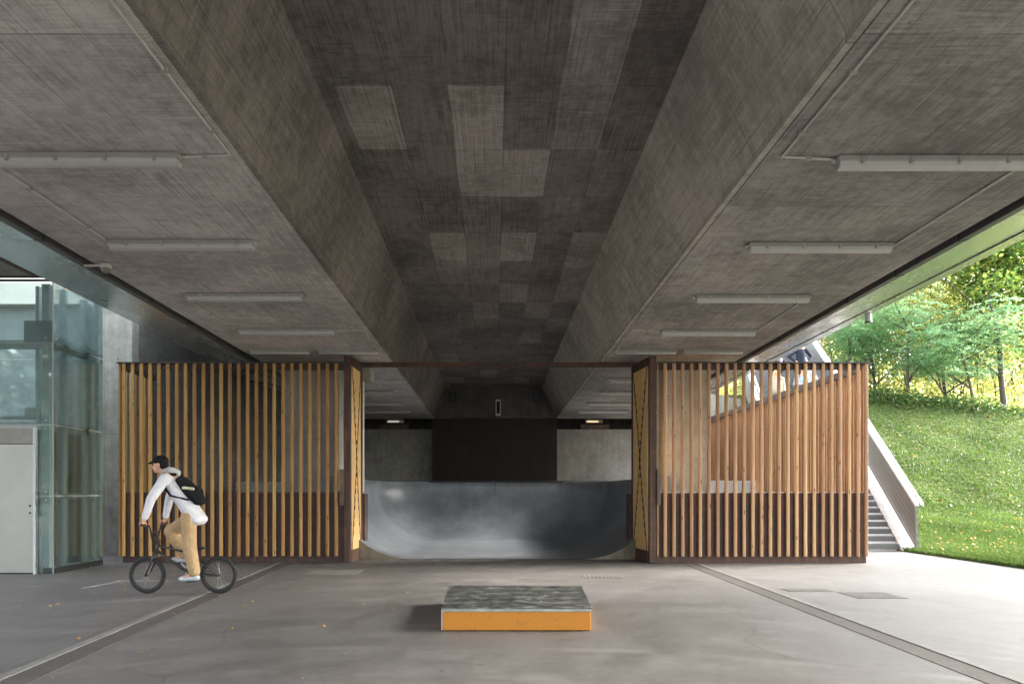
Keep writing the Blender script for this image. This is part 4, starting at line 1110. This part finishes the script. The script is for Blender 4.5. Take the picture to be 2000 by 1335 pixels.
def make_tree(seed, h, cr, kind, matn, nleaf, name, size):
    mb, tips = tree_mesh(seed, h, cr, kind)
    rs = np.random.RandomState(seed)
    T = np.array([tuple(t) for t in tips])
    # keep tips spread out through the crown and low down as well
    c = T[rs.randint(0, len(T), nleaf//16)]
    c = c + rs.normal(0, 1, c.shape)*np.array([.55, .55, .38 if kind != 'locust' else .16])
    c[:, 2] = np.clip(c[:, 2], .7, None)
    p = np.repeat(c, 16, 0)
    sp_ = np.array([.32, .32, .22]) if kind != 'locust' else np.array([.42, .42, .05])
    p = p + rs.normal(0, 1, p.shape)*sp_
    if kind == 'locust':      # arching fronds: leaflets in pairs along a drooping rib
        u = np.tile(np.repeat(np.linspace(.08, 1, 8), 2), len(c)); sd_ = np.tile([1., -1.], 8*len(c))
        a = np.repeat(rs.uniform(0, 6.283, len(c)), 16); L_ = np.repeat(rs.uniform(.5, .85, len(c)), 16)
        w_ = .085*(1-(u-.45)**2)*sd_
        p = np.repeat(c, 16, 0) + np.stack([np.cos(a)*u*L_ - np.sin(a)*w_, np.sin(a)*u*L_ + np.cos(a)*w_, .10*u - .42*u*u*L_], -1)
    r = thing(name, '', 'tree', (0, 0, 0), None, local=True)
    mb.build('trunk', M['bark'], r, smooth=True)
    quads('crown', p, .55 if kind != 'locust' else .28, size[0], size[1], matn, r, droop=.25 if kind == 'locust' else .1)
    return r
protos = {
 'maple': make_tree(11, 10.5, 3, 'maple', M['leafg'], 8500, 'maple_tree', (.19, .17)),
 'yellow': make_tree(23, 9.5, 3, 'thicket', M['leafy'], 11000, 'broadleaf_tree', (.17, .13)),
 'yellow2': make_tree(37, 10.5, 3, 'thicket', M['leafy'], 11000, 'broadleaf_tree', (.17, .13)),
 'locust': make_tree(41, 7.5, 3, 'locust', M['leafb'], 8500, 'locust_tree', (.17, .065)),
 'locust2': make_tree(59, 5.6, 3, 'locust', M['leafb'], 7000, 'locust_tree', (.17, .065)),
}
spots = [  # photo x at depth, depth, proto, scale, label
 (1640, 33.0, 'locust2', .9, 'feathery blue-green young locust tree leftmost on the hilltop, just above the slat fence corner'),
 (1705, 34.5, 'locust', .95, 'feathery blue-green locust tree on the hilltop right of the hanging spotlight'),
 (1775, 32.5, 'locust2', 1.05, 'low blue-green locust tree with drooping fronds right of the slat fence corner'),
 (1862, 33.0, 'locust', 1.0, 'blue-green locust tree with a straight grey trunk at the middle of the hilltop'),
 (1905, 31.0, 'locust2', 1.0, 'low drooping blue-green locust in front of the leafy maple'),
 (1960, 32.0, 'maple', .98, 'large green and orange maple tree at the right edge of the photograph'),
 (2060, 34.0, 'maple', 1.1, 'tall maple cut by the right frame edge'),
 (1620, 38.0, 'yellow', 1.0, 'sunlit yellow-green tree behind, leftmost of the back row'),
 (1700, 39.5, 'yellow2', 1.0, 'sunlit yellow-green tree behind, second of the back row from the left'),
 (1770, 38.5, 'yellow', 1.12, 'sunlit yellow-green tree behind, third of the back row from the left'),
 (1850, 40.0, 'yellow2', 1.05, 'sunlit yellow-green tree behind, fourth of the back row from the left'),
 (1930, 39.0, 'yellow', 1.0, 'sunlit yellow-green tree behind, fifth of the back row from the left'),
 (2010, 41.0, 'yellow2', .95, 'sunlit yellow-green tree behind, rightmost of the back row'),
 (1560, 41.0, 'yellow', 1.0, 'yellow-green tree behind the top of the stairs'),
]
usedp = set()
for i, (px, d, pk, s_, lb) in enumerate(spots):
    o = protos[pk] if pk not in usedp else copy_tree(protos[pk]); usedp.add(pk)
    X = PX(px, d); o.location = (X, d, float(hill_z(X, d))-.05); o.rotation_euler = (0, 0, i*1.9+.3); o.scale = (s_, s_, s_)
    tag(o, lb, 'tree', 'trees along the hilltop')
# extra trees outside the frame to the right are added to shade the pavement and fill reflections
for i, (X, Y, pk, s_) in enumerate([(31, 22, 'maple', 1.0), (19, 13.5, 'maple', 1.0), (18.5, 9.5, 'maple', 1.15), (19, 5, 'yellow', 1.2), (18, .5, 'maple', 1.2), (18.5, -4, 'yellow2', 1.2)]):
    o = copy_tree(protos[pk]); o.location = (X, Y, float(hill_z(X, Y))-.05); o.rotation_euler = (0, 0, i*2.3); o.scale = (s_,)*3
    tag(o, 'leafy tree %s along the lawn right of the view, added for shade and reflections' % ['farthest', 'second farthest', 'third farthest', 'third nearest', 'second nearest', 'nearest'][i], 'tree', 'added shade trees beyond the lawn')
def mass(name, label, cat, n, xr, yr, hfun, size, matn, seed):
    rs = np.random.RandomState(seed)
    c = np.stack([rs.uniform(*xr, n//14), rs.uniform(*yr, n//14), np.zeros(n//14)], -1)
    c[:, 2] = hill_z(c[:, 0], c[:, 1]) + rs.uniform(0, 1, len(c))**1.3*hfun(c[:, 0])
    p = np.repeat(c, 14, 0) + rs.normal(0, 1, (len(c)*14, 3))*np.array([.35, .35, .2])
    o = quads(name, p, .6, size[0], size[1], matn, origin=(20, 35, 5)); tag(o, label, cat, kind='stuff')
mass('undergrowth', 'dark ivy and low undergrowth along the top edge of the lawn', 'undergrowth', 26000, (14, 32), (30.3, 33.5), lambda x: .08+.2*np.sin(x*1.3)**2, (.15, .12), M['leafd'], 5)
mass('shrubs', 'sunlit yellow-green thicket behind the hilltop trees', 'thicket', 42000, (13, 40), (36, 46), lambda x: 3.2+.8*np.sin(x*.9), (.2, .15), M['leafy'], 8)
def reflection_row(name, label, cx, cy, dx, dy, n, h, seed):  # unseen tree row, added so the lift glass reflects something dark
    rs = np.random.RandomState(seed); t = rs.uniform(-1, 1, n//10)
    hh = h*(.75+.25*np.sin(t*17)+.1*np.sin(t*41))
    c = np.stack([cx+dx*t+rs.normal(0, 1.2, len(t)), cy+dy*t+rs.normal(0, 1.2, len(t)), rs.uniform(0, 1, len(t))*hh], -1)
    p = np.repeat(c, 10, 0) + rs.normal(0, .5, (len(c)*10, 3)); p[:, 2] = np.abs(p[:, 2])
    o = quads(name, p, .6, .9, .75, M['leafk'], origin=(cx, cy, 0)); tag(o, label, 'wood', kind='stuff')
reflection_row('far_wood', 'added unseen tree row behind the camera, darkening reflections in the lift glass', -34, -14, 16, -16, 26000, 16, 12)
mass('far_wood', 'far bright wood filling the view behind the trees', 'wood', 60000, (8, 60), (50, 62), lambda x: 7.5+2*np.sin(x*.5), (.42, .34), M['leafy'], 9)

# ------------------------------------------------------------------ people
def remesh(mb, name, m, parent, voxel, smooth_it=4, root=None):
    me = bpy.data.meshes.new('tmp'); me.from_pydata(mb.v, [], mb.f)
    o = bpy.data.objects.new('tmp', me); C.objects.link(o)
    rm = o.modifiers.new('r', 'REMESH'); rm.mode = 'VOXEL'; rm.voxel_size = voxel
    sm = o.modifiers.new('s', 'SMOOTH'); sm.iterations = smooth_it; sm.factor = .5
    bpy.context.view_layer.update()
    dg = bpy.context.evaluated_depsgraph_get()
    nm = bpy.data.meshes.new_from_object(o.evaluated_get(dg))
    bpy.data.objects.remove(o); bpy.data.meshes.remove(me)
    nm.name = name; nm.polygons.foreach_set('use_smooth', [True]*len(nm.polygons)); nm.materials.clear(); nm.materials.append(m)
    r = bpy.data.objects.new(name, nm); C.objects.link(r)
    if parent: r.parent = parent
    return r
def caps(mb, a, b, r0, r1, n=12):
    a = Vector(a); b = Vector(b)
    mb.tube([a, b], [r0, r1], n); mb.ell(a, r0, n, 8); mb.ell(b, r1, n, 8)
def chain(mb, pts, rs, n=12):
    for i in range(len(pts)-1): caps(mb, pts[i], pts[i+1], rs[i], rs[i+1], n)

SKIN = NT('skin', .5, spec=.4).col((.55, .30, .21)).m
def figure(label, loc, rz, J, fit, voxel=.012, detail=True):
    """J: joint positions, x forward, y to the figure's left, z up, feet on z = 0"""
    V = {k: Vector(v) for k, v in J.items() if k != 'grip'}
    mb = MB()
    # torso
    for a, b, w_, dp in (('pelvis', 'waist', .145, .10), ('waist', 'chest', .135, .098), ('chest', 'neckb', .15, .10)):
        for k in range(5):
            c = V[a].lerp(V[b], k/4); mb.ell(c, (dp, w_, .10))
    caps(mb, V['neckb'], V['head']-Vector((.01, 0, .07)), .055, .052)
    caps(mb, V['shL'], V['neckb'], .058, .06); caps(mb, V['shR'], V['neckb'], .058, .06)
    hd = V['head']; fw = Vector(J.get('look', (1, 0, 0))).normalized(); lt = Vector((0, 0, 1)).cross(fw).normalized()
    yaw = math.atan2(fw.y, fw.x)
    mb.ell(hd+Vector((0, 0, .02)), (.095, .077, .10)); mb.ell(hd+fw*.035-Vector((0, 0, .055)), (.058, .055, .062)); mb.ell(hd+fw*.06-Vector((0, 0, .088)), (.028, .03, .022))
    mb.ell(hd+fw*.101-Vector((0, 0, .018)), (.018, .014, .026)); mb.ell(hd+fw*.085-Vector((0, 0, .056)), (.016, .024, .010))
    for sg in (1, -1): mb.ell(hd+lt*sg*.079-Vector((0, 0, .01)), (.02, .012, .032))
    for s_ in 'LR':
        chain(mb, [V['sh'+s_], V['el'+s_], V['wr'+s_]], [.048, .038, .026])
        chain(mb, [V['hip'+s_], V['kn'+s_], V['an'+s_]], [.085, .058, .040])
        chain(mb, [V['an'+s_], V['toe'+s_]], [.038, .032])
        # hand
        hx = V['hand'+s_]; wv = V['wr'+s_]
        pd = (hx - wv).normalized(); grip = J.get('grip')
        if grip:
            for k in range(5):
                mb.ell(wv.lerp(hx, .35+.16*k), (.020, .036, .020))
            sg = 1 if s_ == 'L' else -1
            for k, ln in enumerate((.92, 1.0, .95, .8)):
                y = hx.y + sg*(-.033 + .022*k); b0 = Vector((hx.x+.012, y, hx.z+.018))
                pts = [b0, b0+Vector((.028, 0, -.014))*ln, b0+Vector((.030, 0, -.042))*ln, b0+Vector((.006, 0, -.060))*ln]
                chain(mb, pts, [.0100, .0092, .0085, .0078], 8)
            y = hx.y - sg*.040; b0 = Vector((hx.x-.018, y, hx.z+.008))
            chain(mb, [b0, b0+Vector((-.004, -sg*.010, -.030)), b0+Vector((.022, -sg*.012, -.050))], [.0125, .011, .009], 8)
        else:
            side = pd.cross(Vector((1, 0, 0)) if abs(pd.x) < .8 else Vector((0, 0, 1))).normalized(); sd2 = pd.cross(side)
            for k in range(4): mb.ell(wv.lerp(hx, .3+.22*k), (.030, .024, .030))
            ends = (.9, 1.0, .95, .75)
            for k in range(4):
                b0 = hx + sd2*(-.030 + .020*k); t_ = (pd + side*.25).normalized(); t2 = (pd + side*.8).normalized()
                chain(mb, [b0, b0+t_*.035*ends[k], b0+t_*.035*ends[k]+t2*.038*ends[k]], [.0100, .009, .0078], 7)
            b0 = wv.lerp(hx, .55) - sd2*.034
            chain(mb, [b0, b0 - sd2*.018 + pd*.03, b0 - sd2*.016 + pd*.06 + side*.01], [.012, .0105, .009], 7)
    body = remesh(mb, 'person', SKIN, None, voxel, 3)
    body.location = loc; body.rotation_euler = (0, 0, rz)
    tag(body, label, 'person', fit.get('group'))
    # clothes
    def cloth(name, fn, m, vx=None, sm=5):
        mb = MB(); fn(mb); return remesh(mb, name, m, body, vx or voxel*1.25, sm)
    def top(mb):
        lo = V['pelvis'] + Vector(fit.get('tail', (-.02, 0, -.03)))
        for a, b, w0, w1, d0, d1 in ((lo, V['waist'], .185, .17, .135, .13), (V['waist'], V['chest'], .17, .18, .13, .135), (V['chest'], V['neckb'], .18, .12, .135, .095)):
            for k in range(6):
                u = k/5; mb.ell(a.lerp(b, u), (d0+(d1-d0)*u, w0+(w1-w0)*u, .09))
        for s_ in 'LR':
            caps(mb, V['sh'+s_], V['neckb'], .078, .078)
            e = V['wr'+s_] if fit.get('long', 1) else V['el'+s_]
            chain(mb, [V['sh'+s_], V['el'+s_], V['el'+s_].lerp(e, .93) if fit.get('long', 1) else e], [.075, .062, .045])
        mb.ell(V['neckb']+Vector((0, 0, .02)), (.075, .075, .04))
    cloth(fit.get('topname', 'shirt'), top, fit['top'])
    def bottom(mb):
        mb.ell(V['pelvis'], (.125, .165, .12)); 
        for s_ in 'LR':
            caps(mb, V['pelvis'].lerp(V['hip'+s_], .8), V['hip'+s_], .11, .108)
            w_ = fit.get('baggy', 1.0)
            chain(mb, [V['hip'+s_], V['kn'+s_], V['kn'+s_].lerp(V['an'+s_], .92)], [.108, .082*w_, .068*w_])
    cloth(fit.get('botname', 'trousers'), bottom, fit['bottom'])
    for s_ in 'LR':
        def shoe(mb):
            a = V['an'+s_]; t_ = V['toe'+s_]; dr = (t_-a); dr.z = 0; dr = dr.normalized()
            mb.ell(a - Vector((0, 0, .03)), (.055, .048, .05)); caps(mb, a-dr*.035-Vector((0, 0, .055)), t_-Vector((0, 0, .004)), .040, .036)
            mb.ell(t_-Vector((0, 0, .006)), (.055, .045, .033))
        cloth('shoe', shoe, fit['shoe'], voxel, 3)
    if 'hair' in fit:
        def hair(mb):
            mb.ell(hd-fw*.018+Vector((0, 0, .043)), (.102, .090, .098))
            mb.ell(hd-fw*.045-Vector((0, 0, .02)), (.065, .080, .09))
            if fit.get('longhair'):
                for sg in (1, -1): chain(mb, [hd+lt*sg*.078+Vector((0, 0, .03)), hd+lt*sg*.10-Vector((0, 0, .10)), hd+lt*sg*.10+fw*.03-Vector((0, 0, .27))], [.036, .044, .028])
                chain(mb, [hd-fw*.06, hd-fw*.09-Vector((0, 0, .25))], [.08, .07])
        cloth('hair', hair, fit['hair'], voxel*1.1, 3)
    eyes = MB()
    for sg in (1, -1): eyes.ell(hd+fw*.088+lt*sg*.032+Vector((0, 0, .004)), (.008, .011, .006), 8, 6)
    e = eyes.build('eyes', M['black'], None, smooth=True); e.parent = body; e.location = ORG[e.name]
    for nm, fn, m_ in fit.get('extra', ()): cloth(nm, lambda mb, fn=fn: fn(mb, V, fw, lt), m_, voxel, 3)
    return body

def fab(name, c, var=.15):
    k = NT(name, .88, spec=.15); k.obj()
    n = k.noise(7, 3, .55, dist=1.8); f = k.noise(26, 3, .6, dist=.8); m_ = k.rng(n, .3, .7, 1-var, 1+var*.6)
    mm = k.n('ShaderNodeVectorMath', operation='SCALE'); mm.inputs[0].default_value = c; k.l(m_, mm.inputs['Scale'])
    k.col(mm.outputs[0]); k.bump(k.math('ADD', n, k.math('MULTIPLY', f, .35)), .45, .04); return k.m

# cyclist
CX, CD = 360, 9.75
cx0 = PX(CX, CD)
J = dict(pelvis=(-.09, 0, 1.10), waist=(-.02, 0, 1.28), chest=(.10, 0, 1.46), neckb=(.20, 0, 1.63), head=(.335, 0, 1.80), look=(1, 0, -.12),
         shL=(.185, .185, 1.60), shR=(.185, -.185, 1.60), elL=(.33, .27, 1.33), elR=(.33, -.27, 1.33), wrL=(.405, .30, 1.055), wrR=(.405, -.30, 1.055),
         handL=(.425, .30, .992), handR=(.425, -.30, .992), grip=True,
         hipL=(-.10, .095, 1.06), hipR=(-.08, -.095, 1.06), knL=(-.13, .13, .66), knR=(.25, -.14, .86), anL=(-.20, .125, .29), anR=(.03, -.125, .51),
         toeL=(-.03, .125, .225), toeR=(.20, -.125, .465))
def cap(mb, V, fw, lt):
    hd = V['head']; mb.ell(hd+Vector((-.006, 0, .055)), (.108, .092, .080)); caps(mb, hd+fw*.08+Vector((0, .03, .055)), hd+fw*.15+Vector((0, .02, .035)), .016, .012); caps(mb, hd+fw*.08+Vector((0, -.03, .055)), hd+fw*.15+Vector((0, -.02, .035)), .016, .012); caps(mb, hd+fw*.15+Vector((0, -.03, .036)), hd+fw*.15+Vector((0, .03, .036)), .012, .012)
    mb.ell(hd+Vector((-.05, 0, -.005)), (.058, .082, .07))
def hood(mb, V, fw, lt):
    chain(mb, [V['neckb']+Vector((-.10, 0, .055)), V['neckb']+Vector((-.02, .06, .10)), V['neckb']+Vector((.07, .05, .075))], [.055, .042, .028])
    chain(mb, [V['neckb']+Vector((-.10, 0, .055)), V['neckb']+Vector((-.02, -.06, .10)), V['neckb']+Vector((.07, -.05, .075))], [.055, .042, .028])
def pack(mb, V, fw, lt):
    a = V['neckb']+Vector((-.17, 0, -.06)); b = V['waist']+Vector((-.19, 0, .02))
    for k in range(9):
        u = k/8; c = a.lerp(b, u); w_ = .135+.02*math.sin(u*3.1); d_ = .085+.035*math.sin(u*3.1)
        mb.ell(c, (d_, w_, .07))
    mb.ell(a.lerp(b, .65)+Vector((-.075, 0, 0)), (.06, .10, .10))
def patch(mb, V, fw, lt):
    a = V['neckb']+Vector((-.17, 0, -.06)); b = V['waist']+Vector((-.19, 0, .02)); c = a.lerp(b, .42)
    caps(mb, c+Vector((.02, .145, .02)), c+Vector((-.10, .11, .005)), .022, .022)
def straps(mb, V, fw, lt):
    for sg in (1, -1):
        chain(mb, [V['neckb']+Vector((-.12, sg*.11, .03)), V['neckb']+Vector((.02, sg*.13, .035)), V['chest']+Vector((.12, sg*.13, .04)), V['chest']+Vector((.02, sg*.17, -.09)), V['waist']+Vector((-.1, sg*.14, .03))], [.024, .022, .02, .016, .016], 8)
cyc = figure('cyclist standing on the pedals in white top, black cap, black backpack and khaki trousers', (cx0, CD, 0), math.pi, J,
    dict(top=fab('white_cotton', (.62, .62, .66), .06), bottom=fab('khaki_cotton', (.42, .29, .16)), shoe=fab('pale_blue_shoe', (.50, .56, .60)), tail=(-.09, 0, -.06), baggy=1.18,
         topname='sweatshirt', extra=(('cap', cap, fab('black_cap', (.012, .012, .014))), ('hood', hood, fab('light_grey_hood', (.42, .43, .44))), ('backpack', pack, fab('black_backpack', (.014, .014, .016))),
         ('reflective_patch', patch, fab('cream_patch', (.60, .55, .40))), ('backpack_strap', straps, fab('black_strap', (.012, .012, .012))))), voxel=.0075)

def bicycle():
    r = thing('bicycle', 'small dark low-framed stunt bicycle ridden by the person in white', 'bicycle', (cx0, CD, 0), local=True, rz=math.pi)
    FA, RA, BB = Vector((.516, 0, .26)), Vector((-.488, 0, .26)), Vector((-.04, 0, .30))
    for c, hubw in ((FA, .05), (RA, .055)):
        mb = MB(); mb.ring(c, (0, 1, 0), .232, .026, 48, 10); ty = mb.build('wheel', M['tyre'], r, smooth=True)
        mb = MB(); mb.ring(c, (0, 1, 0), .205, .011, 48, 8); mb.build('rim', M['steeld'], ty, smooth=True)
        mb = MB()
        for k in range(28):
            a = 2*math.pi*k/28; sd_ = .028 if k % 2 else -.028
            mb.tube([c+Vector((.015*math.cos(a+.9), sd_, .015*math.sin(a+.9))), c+Vector((.200*math.cos(a), 0, .200*math.sin(a)))], .0014, 4)
        mb.build('spokes', M['steel'], ty)
        mb = MB(); mb.tube([c-Vector((0, hubw, 0)), c+Vector((0, hubw, 0))], .02, 12); mb.build('hub', M['steeld'], ty)
    HT, HB = Vector((.362, 0, .70)), Vector((.396, 0, .585)); ST = Vector((-.135, 0, .555))
    mb = MB(); mb.tube([HT, HB], .022, 10); mb.tube([HT-Vector((-.008, 0, .03)), ST], .015, 10); mb.tube([HB-Vector((.004, 0, -.02)), BB], .019, 10); mb.tube([BB, ST], .015, 10)
    for s_ in (1, -1):
        mb.tube([BB+Vector((0, .025*s_, 0)), RA+Vector((.06, .05*s_, .0)), RA+Vector((0, .055*s_, 0))], .010, 8); mb.tube([ST+Vector((0, .012*s_, -.02)), RA+Vector((0, .055*s_, 0))], .008, 8)
    mb.tube([BB-Vector((0, .04, 0)), BB+Vector((0, .04, 0))], .024, 12)
    mb.build('frame', M['bikef'], r, smooth=True)
    mb = MB()
    mb.tube([HB-Vector((0, .052, .01)), HB+Vector((0, .052, -.01))], .018, 8)
    for s_ in (1, -1): mb.tube([HB+Vector((.002, .05*s_, -.01)), HB+Vector((.03, .055*s_, -.12)), FA+Vector((0, .055*s_, 0))], [.016, .015, .011], 8)
    mb.build('fork', M['bikef'], r, smooth=True)
    mb = MB(); mb.tube([HT, HT+Vector((-.012, 0, .045)), HT+Vector((.05, 0, .05))], .02, 10)
    cl = HT+Vector((.05, 0, .05))
    for s_ in (1, -1): mb.tube([cl, cl+Vector((0, .07*s_, 0)), Vector((.405, .15*s_, .92)), Vector((.412, .19*s_, .965)), Vector((.42, .365*s_, .972))], .0112, 10)
    mb.tube([Vector((.407, -.128, .86)), Vector((.407, .128, .86))], .0095, 8)
    hb = mb.build('handlebar', M['bikef'], r, smooth=True)
    for s_ in (1, -1):
        mb = MB(); mb.tube([Vector((.4145, .235*s_, .968)), Vector((.42, .368*s_, .972))], .0155, 10); mb.build('grip', M['tyre'], hb)
    mb = MB(); mb.tube([ST, ST+Vector((-.022, 0, .06))], .0127, 8); mb.build('seat_post', M['steel'], r)
    mb = MB(); mb.hexa([(-.29, -.06, .615), (-.03, -.018, .628), (-.03, .018, .628), (-.29, .06, .615), (-.29, -.065, .655), (-.03, -.018, .648), (-.03, .018, .648), (-.29, .065, .655)]); mb.build('saddle', M['tyre'], r, bevel=.012)
    ck = Vector((-.115, 0, -.115))
    for s_ in (1, -1):
        e = BB + ck*s_ + Vector((0, .075*s_, 0))
        mb = MB(); mb.tube([BB+Vector((0, .06*s_, 0)), e], .0115, 8); c_ = mb.build('crank', M['steel'], r)
        mb = MB(); mb.box(e.x-.05, e.x+.05, min(e.y+.01*s_, e.y+.11*s_), max(e.y+.01*s_, e.y+.11*s_), e.z-.011, e.z+.011); mb.build('pedal', M['steeld'], c_, bevel=.003)
    mb = MB(); mb.ring(BB-Vector((0, .045, 0)), (0, 1, 0), .055, .006, 30, 6); mb.build('chainring', M['steeld'], r)
    mb = MB()
    for z in (1, -1): mb.tube([BB+Vector((0, -.045, .055*z)), RA+Vector((0, -.045, .024*z))], .005, 6)
    mb.build('chain', M['steeld'], r)
M['tyre'] = flat('rubber', (.02, .02, .021), .8)
M['bikef'] = flat('dark_frame_paint', (.05, .045, .045), .35, .3)
bicycle()

# people on the stairs, coming down towards the camera
def stair_z(d): return max(0, math.floor((d-S0)/.292)+1)*.17*SL/.582
def stand(arms='down', hgt=1.0, look=(1, 0, -.1), step=.0):
    j = dict(pelvis=(0, 0, .95), waist=(0, 0, 1.10), chest=(0, 0, 1.28), neckb=(0, 0, 1.46), head=(.02, 0, 1.63), look=look,
             shL=(0, .185, 1.42), shR=(0, -.185, 1.42), hipL=(0, .09, .90), hipR=(0, -.09, .90), knL=(.03+step, .10, .49), knR=(.02, -.10, .49), anL=(step*1.2, .10, .085), anR=(-.02, -.10, .085),
             toeL=(.13+step*1.2, .11, .04), toeR=(.11, -.11, .04))
    if arms == 'hips': j.update(elL=(-.05, .40, 1.20), elR=(-.05, -.40, 1.20), wrL=(.06, .22, 1.02), wrR=(.06, -.22, 1.02), handL=(.09, .17, 1.0), handR=(.09, -.17, 1.0))
    elif arms == 'phone': j.update(elL=(.02, .25, 1.14), elR=(.02, -.25, 1.14), wrL=(.22, .10, 1.20), wrR=(.20, -.12, 1.12), handL=(.26, .06, 1.22), handR=(.25, -.07, 1.14))
    else: j.update(elL=(-.02, .25, 1.14), elR=(.02, -.25, 1.14), wrL=(.06, .26, .90), wrR=(.10, -.26, .91), handL=(.08, .26, .83), handR=(.13, -.26, .84))
    return {k: (tuple(x*hgt for x in v) if k != 'look' else v) for k, v in j.items()}
face = -math.pi/2
gp = 'people coming down the stairs'
def onst(px, d): return (PX(px, d), d, stair_z(d))
figure('man in a dark navy sweater with hands on his hips, highest on the stairs', onst(1564, 25.6), face, stand('hips', 1.05), dict(top=fab('navy_knit', (.025, .032, .05)), bottom=fab('black_denim', (.03, .03, .035)), shoe=fab('dark_shoe', (.03, .03, .03)), hair=fab('brown_hair', (.06, .035, .02)), topname='sweater', group=gp), .014)
figure('person in a long dark coat with a pale scarf, left of the man in navy', onst(1521, 24.8), face, stand('phone', 1.0), dict(top=fab('dark_coat', (.035, .028, .035)), bottom=fab('dark_trousers', (.025, .025, .035)), shoe=fab('dark_boot', (.03, .03, .03)), hair=fab('auburn_hair', (.14, .06, .03)), topname='coat', tail=(-.02, 0, -.30), group=gp,
   extra=(('scarf', lambda mb, V, fw, lt: (mb.ell(V['neckb']+Vector((.03, 0, .03)), (.10, .10, .06)), caps(mb, V['neckb']+Vector((.10, .03, 0)), V['chest']+Vector((.14, .04, -.05)), .04, .045)), fab('lilac_scarf', (.33, .3, .45))),)), .014)
figure('woman with long blonde hair and cream jacket, lowest on the stairs', onst(1517, 23.3), face, stand('down', .97, step=.05), dict(top=fab('cream_jacket', (.42, .37, .31)), bottom=fab('olive_trousers', (.22, .22, .16)), shoe=fab('white_shoe', (.6, .6, .6)), hair=fab('blonde_hair', (.62, .36, .16)), longhair=1, topname='jacket', group=gp), .014)
figure('dark-haired woman in a pale blue jacket on the stairs beside the blonde woman', onst(1566, 23.8), face, stand('phone', .97, look=(1, .1, -.2)), dict(top=fab('pale_blue_jacket', (.28, .36, .46)), bottom=fab('blue_jeans', (.10, .15, .28)), shoe=fab('white_sneaker', (.6, .6, .6)), hair=fab('dark_brown_hair', (.05, .025, .018)), longhair=1, topname='jacket', group=gp), .014)
